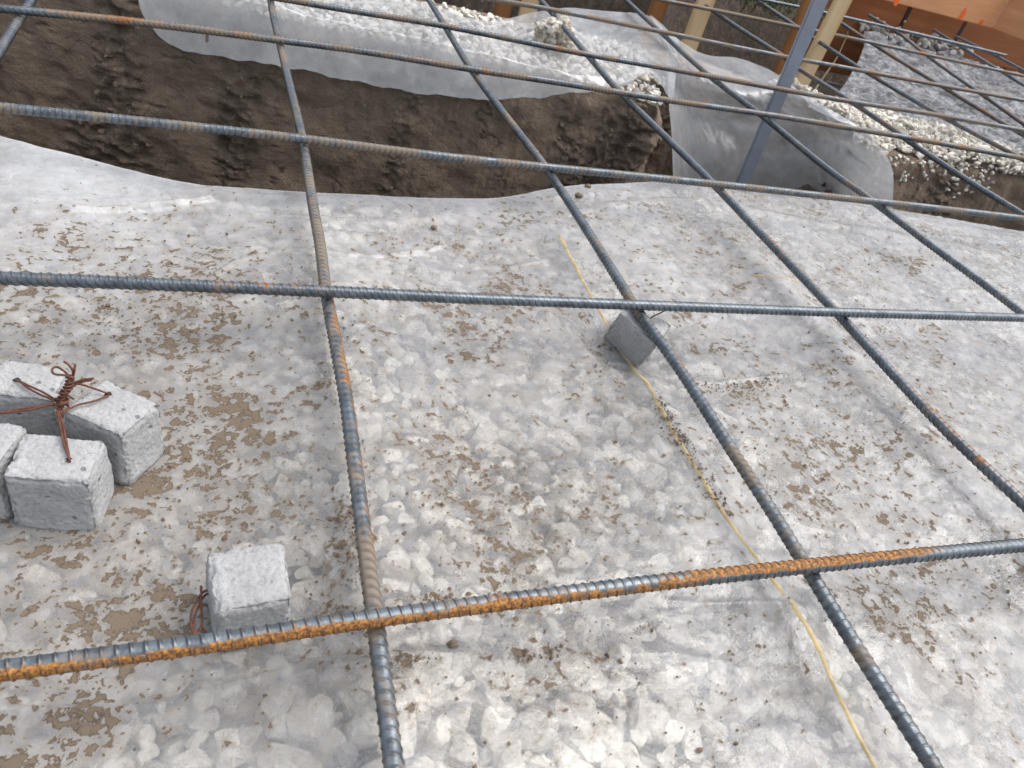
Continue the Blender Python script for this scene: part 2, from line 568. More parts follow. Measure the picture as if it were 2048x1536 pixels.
def rebar(name, P, rad, mat, pitch=0.0096, seg=18, per=8, lean=1.0, seed=0, bias=None):
    L = plen(P)
    n = int(L / pitch * per)
    Q = spline(P, n)
    r_ = np.random.default_rng(seed)
    T, N, B = frames(Q)
    s = np.linspace(0, L, n)
    th = np.linspace(0, 2 * math.pi, seg, endpoint=False)
    SS, TH = np.meshgrid(s, th, indexing='ij')
    side = np.sin(TH)                                   # two longitudinal ribs where sin = 0
    wob = r_.uniform(0, 6.28)
    slant = lean * 0.5 * np.cos(TH) * np.sign(side)
    ph = SS / pitch + slant + wob + 0.5 * (side < 0)
    fr = np.abs((ph % 1.0) - 0.5)
    cres = np.clip(np.abs(side) * 1.6, 0, 1) ** 0.7
    rib = np.exp(-(fr / 0.085) ** 2) * cres
    groove = np.exp(-((fr - 0.12) / 0.065) ** 2) * cres
    lon = np.exp(-(side / 0.16) ** 2)
    rr = rad * (0.945 + 0.135 * rib + 0.07 * lon)
    rot = 0.6 + wob * 0.02
    V = Q[:, None, :] + rr[..., None] * (np.cos(TH + rot)[..., None] * N[:, None, :] + np.sin(TH + rot)[..., None] * B[:, None, :])
    nv = V.reshape(-1, 3)
    F = grid_faces(seg, n, True)
    me = mesh_np(name, nv, F)
    # end faces
    attr(me, 'rib', rib.ravel())
    attr(me, 'groove', groove.ravel())
    bz = 0.04 * np.cos(TH + rot) if bias is None else bias(V[..., 0], V[..., 1], np.cos(TH + rot), np.sin(TH + rot))
    attr(me, 'bias', bz.ravel())
    bm = bmesh.new()
    bm.from_mesh(me)
    bm.verts.ensure_lookup_table()
    for base in (0, (n - 1) * seg):
        try:
            bm.faces.new([bm.verts[base + k] for k in range(seg)])
        except ValueError:
            pass
    bmesh.ops.recalc_face_normals(bm, faces=bm.faces)
    bm.to_mesh(me)
    bm.free()
    return obj(name, me, mat)

# ------------------------------------------------------------------ foreground ground under the dirty sheet
EDGE_PX = [(-300, 196), (0, 272), (200, 325), (390, 371), (600, 383), (850, 397), (1000, 398), (1130, 372), (1350, 362), (1500, 373), (1700, 402), (1860, 430), (2048, 462), (2250, 500)]
EDGE = np.array([(-3.0, 2.6)] + [tuple(at(x, y, -0.080)[:2]) for x, y in EDGE_PX] + [(4.0, 1.0)])

def edge_y(x):
    k = np.array([-0.04, -0.02, 0, 0.02, 0.04])
    return sum(interp(x + d, EDGE) for d in k) / 5

YEL_PX = [(1118, 470), (1140, 512), (1165, 560), (1190, 608), (1217, 655), (1245, 705), (1270, 742), (1297, 770), (1320, 815), (1352, 872), (1390, 932),
          (1430, 1000), (1470, 1060), (1510, 1112), (1548, 1162), (1590, 1218), (1625, 1272), (1652, 1332), (1682, 1400), (1716, 1470), (1755, 1540), (1775, 1590)]
YEL0 = np.array([at(x, y, -0.07) for x, y in YEL_PX])
FOLDS = [  # creases of the sheet: pixels, height, half-width
    ([(-40, 424), (60, 421), (200, 418), (330, 408), (420, 396)], 0.006, 0.006),
    ([(180, 700), (300, 663), (400, 615), (440, 590)], 0.0016, 0.004),
    ([(430, 562), (480, 533), (560, 518), (680, 520), (770, 512), (880, 490)], 0.003, 0.0035),
    ([(-30, 1425), (200, 1425), (300, 1418), (420, 1388), (527, 1363), (614, 1346), (719, 1344), (860, 1326)], 0.0035, 0.004),
    ([(1330, 1205), (1480, 1212), (1600, 1222)], 0.002, 0.003),
    ([(1350, 762), (1440, 765), (1570, 750)], 0.002, 0.004),
    ([(640, 480), (800, 468), (960, 475), (1080, 470)], 0.006, 0.016),
    ([(440, 440), (600, 452), (760, 440), (900, 430)], 0.005, 0.014),
    ([(1000, 470), (1120, 430), (1260, 405), (1380, 398)], 0.006, 0.014),
    ([(1020, 590), (1130, 640), (1170, 700)], 0.004, 0.012),
    ([(1500, 420), (1620, 445), (1800, 470), (2000, 520)], 0.007, 0.02),
    ([(640, 690), (660, 800), (690, 900)], 0.002, 0.006),
]
FOLDW = [(np.array([at(x, y, -0.08) for x, y in p]), h, w) for p, h, w in FOLDS]
HUMPS = [  # px, py, height, radius (m): swells of the gravel under the sheet
     (1980, 930, 0.03, 0.14), (1640, 560, 0.018, 0.14), (1480, 900, 0.018, 0.10),
    (1250, 520, 0.016, 0.12), (900, 560, -0.012, 0.12), (1050, 900, -0.008, 0.12), (430, 560, 0.012, 0.12), (400, 900, -0.006, 0.10),
    (2000, 560, 0.02, 0.18), (1500, 1350, -0.012, 0.09), (1900, 1300, 0.012, 0.1),
]
HUMPW = [(at(x, y, -0.085), h, r) for x, y, h, r in HUMPS]

SEATS = [(at(100, 930, -.09), -0.092, 0.05), (at(235, 860, -.09), -0.092, 0.05), (at(50, 800, -.09), -0.092, 0.05), (at(-40, 900, -.09), -0.092, 0.05),
         (at(495, 1215, -.075), -0.076, 0.04), (at(1250, 702, -.1), -0.098, 0.05)]

def ground_z(x, y, fine=True):
    x, y = np.asarray(x, float), np.asarray(y, float)
    z = np.full(len(x), -0.082)
    we = np.clip((edge_y(x) - y) / 0.12, 0.15, 1)
    z += 0.006 * we * fbm(P3(x * 2.6, y * 2.6, 1.3), 3)
    z += 0.0040 * we * fbm(P3(x * 6, y * 11, 7.7), 3)
    for c, h, r in HUMPW:
        z += 0.7 * we * h * np.exp(-((x - c[0]) ** 2 + (y - c[1]) ** 2) / r ** 2)
    # the sheet rides up under the bars that lie nearly on it
    d1 = poly_xy_dist(x, y, LW[1])
    w1 = 0.55 * np.exp(-(d1 / 0.10) ** 2) * np.clip((1.25 - y) / 0.3, 0, 1)
    z = z * (1 - w1) - 0.036 * w1
    d3 = poly_xy_dist(x, y, LW[3])
    w3 = np.exp(-(d3 / 0.08) ** 2) * np.clip((1.3 - y) / 0.3, 0, 1) * 0.5
    z = z * (1 - w3) - 0.033 * w3
    # tented ridge along the yellow line
    dy = poly_xy_dist(x, y, YEL0)
    z += 0.012 * np.where(dy < 0, np.exp(-(dy / 0.025) ** 2), np.exp(-(dy / 0.09) ** 2)) * np.clip((1.05 - y) / 0.4, 0, 1)
    # level seats under the concrete blocks
    for c, zb, r in SEATS:
        w = np.exp(-(np.maximum(np.hypot(x - c[0], y - c[1]) - r, 0) / 0.035) ** 2)
        z = z * (1 - w) + (zb + 0.002) * w
    if fine:
        for P, h, w in FOLDW:
            d = np.abs(poly_xy_dist(x, y, P))
            z += (1.5 if w < 0.01 else 0.7) * h * np.exp(-(d / w) ** 2)
        lip = np.exp(-((edge_y(x) - y) / 0.16) ** 2)
        z += 0.0045 * lip * (0.35 - 2 * np.abs(perlin(P3(x * 3.2 + 0.5 * y, y * 15, 6.6)))) * np.clip((edge_y(x) - y) / 0.02, 0.2, 1)
        # thin tension creases
        pc = perlin(P3(x * 3.1 + 0.3 * perlin(P3(x * 9, y * 9, 1)), y * 5.2, 14.5))
        z += 0.0022 * np.exp(-(pc / 0.022) ** 2) * np.clip(fbm(P3(x * 2.4, y * 2.4, 30), 2) * 2 + 0.1, 0, 1)
        z += 0.0010 * fbm(P3(x * 30, y * 34, 3.1), 3)
    return np.minimum(z, -0.0285)

def on_ground(px, py, off=0.0):
    z = -0.085
    for _ in range(25):
        p = at(px, py, z)
        z = 0.5 * z + 0.5 * (float(ground_z([p[0]], [p[1]], False)[0]) + off)
    p = at(px, py, z)
    return p

# blotch maps given by where the mud lies on the ground
MUD = [(60, 330, 150, -.12), (300, 370, 90, -.08), (150, 560, 210, .085), (330, 590, 150, .09), (480, 600, 90, .10), (120, 650, 260, .06), (550, 700, 160, .05), (350, 950, 170, .13), (480, 850, 120, .06), (250, 1130, 170, .10),
       (80, 1250, 230, .11), (420, 1020, 110, .08), (120, 1430, 190, .10), (620, 850, 90, .05), (1000, 560, 120, .05), (1130, 660, 90, .07), (1000, 1000, 110, .09), (930, 690, 160, .05), (1180, 1010, 80, .08),
       (1400, 660, 60, .08), (1620, 960, 110, .13), (1560, 820, 130, .07), (1480, 850, 80, .04), (1760, 1010, 150, .05), (1740, 1190, 70, .13), (1900, 1240, 150, .06),
       (1750, 640, 200, .03), (1850, 850, 160, .05), (1000, 1250, 120, .05), (700, 1250, 90, .08), (300, 350, 160, .04), (900, 900, 90, .05), (1400, 480, 130, .03),
       (680, 1040, 70, .09), (720, 720, 70, .05), (1800, 470, 180, .04), (1150, 1350, 100, .05), (1050, 420, 110, .04)]
MUDW = [(at(x, y, -0.075), r * 1.0, a) for x, y, r, a in MUD]
HAZE = [(1050, 1000, 330, -.12), (600, 1300, 300, -.12), (1250, 1400, 400, -.12), (1850, 1350, 250, -.08), (1500, 600, 350, .02), (700, 450, 300, .03), (150, 340, 240, .42), (1800, 480, 250, .06), (1200, 420, 250, .08), (1480, 1050, 80, .10), (1480, 1400, 120, .08)]
HAZEW = [(at(x, y, -0.075), r, a) for x, y, r, a in HAZE]

def blotch(x, y, spec, base):
    v = np.full(len(x), base)
    for c, rp, a in spec:
        m = FPX / float((c - CAM) @ cf)
        r = rp / m
        v += 0.85 * a * np.exp(-(((x - c[0]) / r) ** 2 + ((y - c[1]) / (r * 1.35)) ** 2))
    return v

# the sheet: a grid from beside the photographer to the trench lip, then hanging down the trench side
NX, NY = 860, 430
gx = np.linspace(-1.1, 3.1, NX)
tv = np.linspace(0, 1, NY)
NL = 26
X = np.tile(gx, (NY, 1))
ey = edge_y(gx)
Y = -0.25 + (ey[None, :] + 0.25) * tv[:, None]
Z = ground_z(X.ravel(), Y.ravel()).reshape(NY, NX)
zl = Z[-1]
rl = 0.022
lx, ly, lz = [], [], []
for k in range(1, NL + 1):
    a = min(k * 0.2, 1.45)
    s = max(0, k - 7.25)
    hang = s * 0.02
    lx.append(gx)
    ly.append(ey + rl * math.sin(a) + 0.10 * hang + 0.012 * fbm(P3(gx * 5, hang * 2, 5), 2) * min(1, hang * 6))
    lz.append(zl - rl * (1 - math.cos(a)) - hang)
V = np.stack([np.vstack([X, np.array(lx)]), np.vstack([Y, np.array(ly)]), np.vstack([Z, np.array(lz)])], 2).reshape(-1, 3)
me = mesh_np('plastic_sheet', V, grid_faces(NX, NY + NL))
attr(me, 'mud', 0.135 * np.tanh(blotch(V[:, 0], V[:, 1], MUDW, 0.050) / 0.135))
attr(me, 'haze', blotch(V[:, 0], V[:, 1], HAZEW, 0.24) + np.repeat([0.0, 0.22], [NY * NX, NL * NX]))
SHEET = tag(obj('plastic_sheet', me, M_SHEET), 'large mud spattered clear plastic sheet spread over pale gravel in the foreground', 'plastic sheet')

# ------------------------------------------------------------------ gravel
def ico_proto(sub, seed, planes=15, lo=0.42, hi=0.80):
    bm = bmesh.new()
    bmesh.ops.create_icosphere(bm, subdivisions=sub, radius=1)
    v = np.array([q.co[:] for q in bm.verts])
    f = np.array([[q.index for q in fc.verts] for fc in bm.faces])
    bm.free()
    r_ = np.random.default_rng(seed)
    # angular: clip by random planes
    for _ in range(planes):
        n = r_.normal(size=3)
        n /= np.linalg.norm(n)
        d = r_.uniform(lo, hi)
        k = v @ n
        m = k > d
        v[m] -= np.outer(k[m] - d, n) * 0.97
    v /= np.abs(v).max() * 0.93
    v *= 1 + 0.06 * fbm(v * 1.7 + seed, 3)[:, None]
    return v, f

def rand_rot(n, r_):
    q = r_.normal(size=(n, 4))
    q /= np.linalg.norm(q, axis=1)[:, None]
    w, x, y, z = q.T
    return np.stack([np.stack([1 - 2 * (y * y + z * z), 2 * (x * y - z * w), 2 * (x * z + y * w)], 1),
                     np.stack([2 * (x * y + z * w), 1 - 2 * (x * x + z * z), 2 * (y * z - x * w)], 1),
                     np.stack([2 * (x * z - y * w), 2 * (y * z + x * w), 1 - 2 * (x * x + y * y)], 1)], 1)

def stones(name, pos, size, seed, mat, sub=2, flat=0.72, smooth=False, cut=(15, 0.42, 0.80), lid=None, fine=None):
    r_ = np.random.default_rng(seed)
    protos = [ico_proto(sub, 100 + k, *cut) for k in range(12)]
    if fine is not None:
        protos += [ico_proto(sub + 1, 100 + k, *cut) for k in range(12)]
    n = len(pos)
    which = r_.integers(0, 12, n)
    if fine is not None:
        which = which + 12 * fine.astype(int)
    Rm = rand_rot(n, r_)
    Vs, Fs, Ts = [], [], []
    off = 0
    for k in range(len(protos)):
        idx = np.where(which == k)[0]
        if not len(idx):
            continue
        v, f = protos[k]
        sc = np.stack([np.ones(len(idx)), r_.uniform(0.7, 1.0, len(idx)), r_.uniform(0.5, 0.85, len(idx))], 1)
        vv = v[None] * sc[:, None, :]
        vv = np.einsum('nij,nvj->nvi', Rm[idx], vv)
        vv[..., 2] *= flat
        vv = vv * size[idx][:, None, None] + pos[idx][:, None, :]
        Vs.append(vv.reshape(-1, 3))
        Fs.append((f[None] + (np.arange(len(idx)) * len(v))[:, None, None] + off).reshape(-1, 3))
        Ts.append(np.repeat(r_.beta(1.5, 1.1, len(idx)), len(v)))
        off += len(idx) * len(v)
    Va = np.vstack(Vs)
    if lid is not None:
        Va[:, 2] = np.minimum(Va[:, 2], lid(Va[:, 0], Va[:, 1]))
    me = mesh_np(name, Va, np.vstack(Fs), smooth)
    attr(me, 'tone', np.concatenate(Ts))
    return obj(name, me, mat)

def jitter_grid(x0, x1, y0, y1, step, r_):
    xs, ys = np.meshgrid(np.arange(x0, x1, step), np.arange(y0, y1, step * 0.87))
    xs = xs + (np.arange(xs.shape[0]) % 2)[:, None] * step / 2
    x, y = xs.ravel(), ys.ravel()
    return x + r_.normal(0, step * 0.24, len(x)), y + r_.normal(0, step * 0.24, len(y))

r1 = np.random.default_rng(21)
x, y = jitter_grid(-0.75, 2.75, -0.1, 1.5, 0.0235, r1)
k = y < edge_y(x) - 0.035
x, y = x[k], y[k]
sz = np.clip(r1.lognormal(math.log(0.0142), 0.34, len(x)), 0.007, 0.029)
zz = ground_z(x, y, False) - sz * 0.42 - 0.001 - np.abs(r1.normal(0, 0.0035, len(x)))
x2, y2 = jitter_grid(-0.75, 2.75, -0.1, 1.5, 0.03, r1)
k = y2 < edge_y(x2) - 0.05
x2, y2 = x2[k], y2[k]
sz2 = r1.uniform(0.012, 0.02, len(x2))
zz2 = ground_z(x2, y2, False) - 0.024 - r1.uniform(0, 0.01, len(x2))
g = stones('gravel', np.stack([np.r_[x, x2], np.r_[y, y2], np.r_[zz, zz2]], 1), np.r_[sz, sz2], 5, M_STONE, 2, 0.72, cut=(16, 0.45, 0.80), smooth=False, lid=lambda a, b: ground_z(a, b) - 0.0025, fine=np.r_[y < 0.7, y2 < -9])
tag(g, 'pale crushed stone bed seen through the foreground plastic sheet', 'gravel', kind='stuff')

# ------------------------------------------------------------------ near bank of soil under the gravel, with the trench side
bx = np.linspace(-6, 9, 260)
rows = []
for yy, zz_ in ((-8, -0.16), (-2, -0.16), (-0.4, -0.15)):
    rows.append(np.stack([bx, 0 * bx + yy, 0 * bx + zz_], 1))
for t in np.linspace(0, 1, 30):
    e = edge_y(bx) - 0.03
    rows.append(np.stack([bx, -0.3 + (e + 0.3) * t, 0 * bx - 0.145], 1))
for t in np.linspace(0.02, 1, 24):
    e = edge_y(bx) - 0.03
    rows.append(np.stack([bx, e + 0.02 * fbm(P3(bx * 4, t * 6, 3), 3), 0 * bx - 0.145 - t * 1.0], 1))
V = np.vstack(rows)
structure(obj('near_soil_bank', mesh_np('near_soil_bank', V, grid_faces(len(bx), len(rows))), M_SOIL), 'brown soil under the gravel bed, cut off at the trench')

# ------------------------------------------------------------------ far side of the trench: a berm of soil with a scraped face
ZB = -0.125
def eb(px, py):
    return at(px, py, ZB)[:2]
BERM = np.array([(-4.0, 3.55), (-1.5, 2.95), *[eb(*q) for q in ((540, 40), (760, 86), (950, 128), (1130, 163), (1235, 183))], (1.285, 2.08), (1.36, 2.22), (1.40, 2.56),
                 (1.90, 2.56), (2.03, 2.36), (2.08, 1.96), eb(1840, 322), eb(1940, 332), eb(2048, 352), (3.6, 1.72), (6.0, 1.6)])
BACK = np.array([(-4.0, 4.0), (-1.5, 3.45), (0.5, 2.95), (1.0, 2.86), (1.4, 2.86), (1.9, 2.74), (2.15, 2.45), (2.5, 2.30), (2.9, 2.08), (3.6, 2.0), (6, 1.9)])

def berm_param(n):
    return spline_lin(BERM, n)

def spline_lin(P, n):
    L = np.concatenate([[0], np.cumsum(np.linalg.norm(np.diff(P, axis=0), axis=1))])
    s = np.linspace(0, L[-1], n)
    return np.stack([np.interp(s, L, P[:, k]) for k in range(P.shape[1])], 1), s

def gauss_smooth(Q, it):
    Q = Q.copy()
    for _ in range(it):
        Q[1:-1] = 0.25 * Q[:-2] + 0.5 * Q[1:-1] + 0.25 * Q[2:]
    return Q

# dense along the visible stretch
seg_a, _ = spline_lin(BERM[:3], 60)
seg_b, _ = spline_lin(BERM[2:-2], 640)
seg_c, _ = spline_lin(BERM[-3:], 60)
W = gauss_smooth(np.vstack([seg_a[:-1], seg_b, seg_c[1:]]), 10)
# resample the left part more finely where it is in view
keep = (W[:, 0] > -1.2) & (W[:, 0] < 0.3)
left, _ = spline_lin(W[W[:, 0] <= 0.3], 360)
W = np.vstack([left[:-1], W[W[:, 0] > 0.3]])
n = len(W)
T2 = np.gradient(W, axis=0)
T2 /= np.linalg.norm(T2, axis=1)[:, None]
NRM = np.stack([T2[:, 1], -T2[:, 0]], 1)              # towards the trench
NRM = gauss_smooth(NRM, 12)
arc = np.concatenate([[0], np.cumsum(np.linalg.norm(np.diff(W, axis=0), axis=1))])
NVW = 210
tt = np.linspace(0, 1, NVW)
A, TT = np.meshgrid(arc, tt)
depth = TT * 1.05
p = P3(A.ravel(), depth.ravel())
# bucket-teeth bands: smooth vertical strips between crumbled patches
band = fbm(np.stack([p[:, 0] * 4.3, p[:, 1] * 0.9, 0 * p[:, 0] + 2], 1), 3)
crumb = np.clip((band + 0.0) * 2.6, 0, 1)
big = fbm(P3(p[:, 0] * 5, p[:, 1] * 6, 8), 3) * 0.022
rough = ridged(P3(p[:, 0] * 17, p[:, 1] * 19, 4), 5) * 0.024 - 0.024
cl = fbm(P3(p[:, 0] * 42, p[:, 1] * 48, 1), 4) * 0.0075
strie = 0.004 * fbm(P3(p[:, 0] * 60, p[:, 1] * 6, 6), 2)
crk = -0.022 * np.exp(-(np.abs(perlin(P3(p[:, 0] * 6 + 0.4 * perlin(P3(p[:, 0] * 20, p[:, 1] * 20, 0)), p[:, 1] * 4, 40))) / 0.018) ** 2) * np.clip(fbm(P3(p[:, 0] * 3, p[:, 1] * 3, 50), 2) + 0.25, 0, 1)
disp = big + crumb * (rough + cl) + (1 - crumb) * strie + crk + 0.0025 * fbm(P3(p[:, 0] * 90, p[:, 1] * 90, 2), 2)
top_soft = np.clip(depth.ravel() / 0.06, 0, 1)
disp = 0.95 * disp * (0.35 + 0.65 * top_soft)
batter = 0.10 * depth.ravel() - 0.02 * (1 - top_soft) ** 2
idx = np.tile(np.arange(n), NVW)
XY = W[idx] + NRM[idx] * (disp + batter)[:, None]
Zw = ZB - depth.ravel() + 0.008 * fbm(P3(p[:, 0] * 12, p[:, 1] * 12, 77), 3)
wall_v = np.stack([XY[:, 0], XY[:, 1], Zw], 1)
# top of the berm back to its rear edge, then down into the pit
tops = []
yb = interp(W[:, 0], BACK)
for t in np.linspace(1, 0, 26)[:-1]:
    q = W.copy()
    q[:, 1] = W[:, 1] + (np.maximum(yb, W[:, 1] + 0.05) - W[:, 1]) * t
    z = ZB + 0.012 * fbm(P3(q[:, 0] * 5, q[:, 1] * 5, 12), 3)
    tops.append(np.stack([q[:, 0], q[:, 1], z], 1))
backs = []
for t in np.linspace(1, 0.05, 14):
    q = W.copy()
    q[:, 1] = np.maximum(yb, W[:, 1] + 0.05) + 0.22 * t
    z = ZB - 0.75 * t + 0.02 * fbm(P3(q[:, 0] * 6, t * 5, 22), 3)
    backs.append(np.stack([q[:, 0], q[:, 1], z], 1))
V = np.vstack(backs + tops + [wall_v])
me = mesh_np('soil_berm', V, grid_faces(n, len(backs) + len(tops) + NVW))
attr(me, 'cav', np.concatenate([np.full(n * (len(backs) + len(tops)), 0.4), 1 - crumb]))   # cleaner, paler clay where the bucket scraped
structure(obj('soil_berm', me, M_SOIL), 'brown clay berm with a scraped, crumbling trench face')
# trench bottom
V = np.array([(-6, 0.8, -1.08), (9, 0.8, -1.08), (9, 3.2, -1.08), (-6, 4.4, -1.08)])
structure(obj('trench_floor', mesh_np('trench_floor', V, np.array([[0, 1, 2, 3]])), M_SOILD))

# ------------------------------------------------------------------ second pit and the ground beyond, one sheet out to the horizon
def pit_z(x, y):
    right = np.clip((x - 2.2) / 0.6, 0, 1)
    back = 3.75 + 0.10 * np.sin(x * 1.7) + 0.12 * fbm(P3(x * 1.5, 0 * x, 2), 2) + 0.95 * right
    t = np.clip((y - back) / 0.28, 0, 1)
    t = t * t * (3 - 2 * t)
    z = (-0.95) * (1 - t) + (-0.06) * t
    return z + (0.05 * (1 - right * 0.7)) * fbm(P3(x * 4, y * 4, 9), 4) + 0.03 * ridged(P3(x * 9, y * 9, z * 9), 4) * (1 - right * 0.6) - 0.03
px_ = np.concatenate([np.linspace(-400, -3, 14), np.linspace(-2.8, 8.5, 420), np.linspace(9, 400, 14)])
py_ = np.concatenate([np.linspace(2.2, 4.6, 200), np.linspace(4.7, 9, 30), np.geomspace(10, 900, 14)])
PX, PY = np.meshgrid(px_, py_)
pz = pit_z(PX.ravel(), PY.ravel())
pz = np.where((PY.ravel() < np.interp(PX.ravel(), BACK[:, 0], BACK[:, 1]) + 0.05), -1.0, pz)
structure(obj('ground', mesh_np('ground', np.stack([PX.ravel(), PY.ravel(), pz], 1), grid_faces(len(px_), len(py_))), M_SOILD), 'dark soil of the second pit and the ground beyond it')

# ------------------------------------------------------------------ loose gravel on the berm
r2 = np.random.default_rng(33)
def berm_edge_y(x):
    return interp(x, W[np.argsort(W[:, 0])])
def back_y(x):
    return interp(x, BACK)
x, y = jitter_grid(2.04, 3.7, 1.6, 2.75, 0.0185, r2)
lo, hi = berm_edge_y(x) + 0.005 + 0.05 * np.clip(fbm(P3(x * 6, 0 * x, 4), 2), -0.6, 1) + 0.05 * np.exp(-((x - 2.25) / 0.12) ** 2), back_y(x) + 0.03
k = (y > lo) & (y < hi)
x, y, lo, hi = x[k], y[k], lo[k], hi[k]
t = (y - lo) / np.maximum(hi - lo, 0.05)
mz = ZB + 0.045 * np.sin(np.clip(t, 0, 1) * math.pi) ** 0.7 + 0.012 * fbm(P3(x * 6, y * 6, 1), 2)
s1 = np.clip(r2.lognormal(math.log(0.0135), 0.33, len(x)), 0.006, 0.028)
P1 = np.stack([x, y, mz + 0.004], 1)
# a second, tumbled layer and strays that rolled down the face
k = r2.random(len(x)) < 0.45
P2 = np.stack([x[k] + r2.normal(0, .008, k.sum()), y[k] + r2.normal(0, .008, k.sum()), mz[k] + 0.016], 1)
s2 = np.clip(r2.lognormal(math.log(0.0125), 0.3, k.sum()), 0.006, 0.022)
ns = 150
ia = r2.integers(0, n, 9000)
ia = ia[(W[ia, 0] > 2.1) & (W[ia, 0] < 2.75)][:ns]
iv = (np.abs(r2.normal(0, 0.11, len(ia))) * NVW * 0.45).astype(int).clip(1, NVW - 1)
P3_ = wall_v.reshape(NVW, n, 3)[iv, ia] + np.array([0, -0.003, 0.004])
s3 = r2.uniform(0.005, 0.012, len(ia))
# patch of gravel showing at the corner of the berm, and a row under the edge of the sheet
c = at(1285, 176, ZB)
m = 120
P4 = np.stack([c[0] + r2.normal(0, .055, m), c[1] + 0.03 + np.abs(r2.normal(0, .05, m)), np.full(m, ZB + 0.012) + r2.uniform(0, .022, m)], 1)
s4 = r2.uniform(0.007, 0.015, m)
xx = np.linspace(-0.2, 1.2, 75) + r2.normal(0, .006, 75)
P5 = np.stack([xx, berm_edge_y(xx) + 0.03 + r2.normal(0, .005, 75), np.full(75, ZB + 0.004)], 1)
s5 = r2.uniform(0.008, 0.017, 75)
xa, ya = jitter_grid(-1.3, 1.5, 2.0, 3.3, 0.031, r2)
k = (ya > berm_edge_y(xa) + 0.03) & (ya < back_y(xa) - 0.05)
P6 = np.stack([xa[k], ya[k], np.full(k.sum(), ZB + 0.008)], 1)
s6 = r2.uniform(0.010, 0.022, k.sum())
g = stones('loose_gravel', np.vstack([P1, P2, P3_, P4, P5, P6]), np.concatenate([s1, s2, s3, s4, s5, s6]), 9, mat_stone('pale_crushed_stone', (0.52, 0.48, 0.41), (0.86, 0.82, 0.74)), 2, 0.85)
tag(g, 'loose beige gravel heaped on the berm between trench and second pit', 'gravel', kind='stuff')

# clods and crumbs clinging to the rough parts of the trench face
cm = crumb.reshape(NVW, n)
iv, ia = r2.integers(2, NVW - 30, 9000), r2.integers(0, n, 9000)
k = (cm[iv, ia] > r2.uniform(0.15, 1.0, 9000)) & (W[ia, 0] > -1.0) & (W[ia, 0] < 3.0)
iv, ia = iv[k][:1500], ia[k][:1500]
g = stones('soil_clods', wall_v.reshape(NVW, n, 3)[iv, ia] + np.array([0, 0.001, 0]), np.clip(r2.lognormal(math.log(0.0055), 0.5, len(iv)), 0.002, 0.018), 41, mat_plain('clod_soil', (0.20, 0.155, 0.115), 0.95, 0, 0.45, 90), 2, 0.9, cut=(10, 0.5, 0.85))
tag(g, 'small brown soil clods clinging to the trench face', 'soil clods', kind='stuff')
# ------------------------------------------------------------------ draped plastic on the berm
def drape(name, rows, ncol, nrow, crumple, seed, label, folds=0.012):
    """rows: list of lists of world points, same parametrisation left to right; lofted into one smooth sheet"""
    cols = [spline(np.array(r), ncol) for r in rows]
    G = np.stack(cols, 0)
    out = np.stack([spline(G[:, i], nrow) for i in range(ncol)], 1)      # nrow x ncol x 3
    U, Vv = np.meshgrid(np.linspace(0, 1, ncol), np.linspace(0, 1, nrow))
    du = np.gradient(out, axis=1)
    dv = np.gradient(out, axis=0)
    N_ = np.cross(du, dv)
    N_ /= np.linalg.norm(N_, axis=2)[..., None] + 1e-9
    Lu = np.linalg.norm(du, axis=2).mean() * ncol
    Lv = np.linalg.norm(dv, axis=2).mean() * nrow
    q = np.array(P3((U * Lu).ravel(), (Vv * Lv).ravel(), seed))
    # sharp creases: distance-to-cell-edge like ridges of a few tilted planes
    w1 = np.abs(perlin(q * np.array([5.2, 3.1, 1]) + 3))
    w2 = np.abs(perlin(q * np.array([9.5, 7.5, 1]) + 11))
    d = folds * fbm(q * np.array([4, 1.8, 1]), 2) + crumple * (0.6 - 2.2 * w1) * 0.9 + crumple * 0.5 * (0.5 - 2 * w2) + crumple * 0.22 * (0.5 - 2 * np.abs(perlin(q * np.array([21, 17, 1]) + 5)))
    edge = np.minimum(1, np.minimum(np.minimum(U, 1 - U), np.minimum(Vv, 1 - Vv)) * 10 + 0.25)
    out = out + N_ * (d.reshape(nrow, ncol) * edge)[..., None]
    rag = np.clip((Vv - 0.86) / 0.14, 0, 1) ** 2 * (0.010 * fbm(P3((U * Lu * 9).ravel(), seed, 0), 4)).reshape(nrow, ncol)
    out[..., 2] += rag
    me = mesh_np(name, out.reshape(-1, 3), grid_faces(ncol, nrow))
    nz = np.abs(np.cross(np.gradient(out, axis=1), np.gradient(out, axis=0)))
    nz = nz[..., 2] / (np.linalg.norm(nz, axis=2) + 1e-9)
    attr(me, 'haze', (0.70 - 0.50 * np.clip((nz - 0.3) / 0.6, 0, 1)).ravel())  # steep parts milkier: whiteness also stands in for light through the sheet
    o = obj(name, me, M_DRAPE)
    return tag(o, label, 'plastic sheet')

def on_wall(px, py, off):
    """point of a pixel's ray on the berm face, off metres in front of it"""
    ys = np.linspace(1.5, 3.4, 400)
    P = np.array([aty(px, py, yy) for yy in ys])
    g_ = P[:, 1] - (berm_edge_y(P[:, 0]) - off)
    i = int(np.argmax(g_ > 0))
    return P[i]

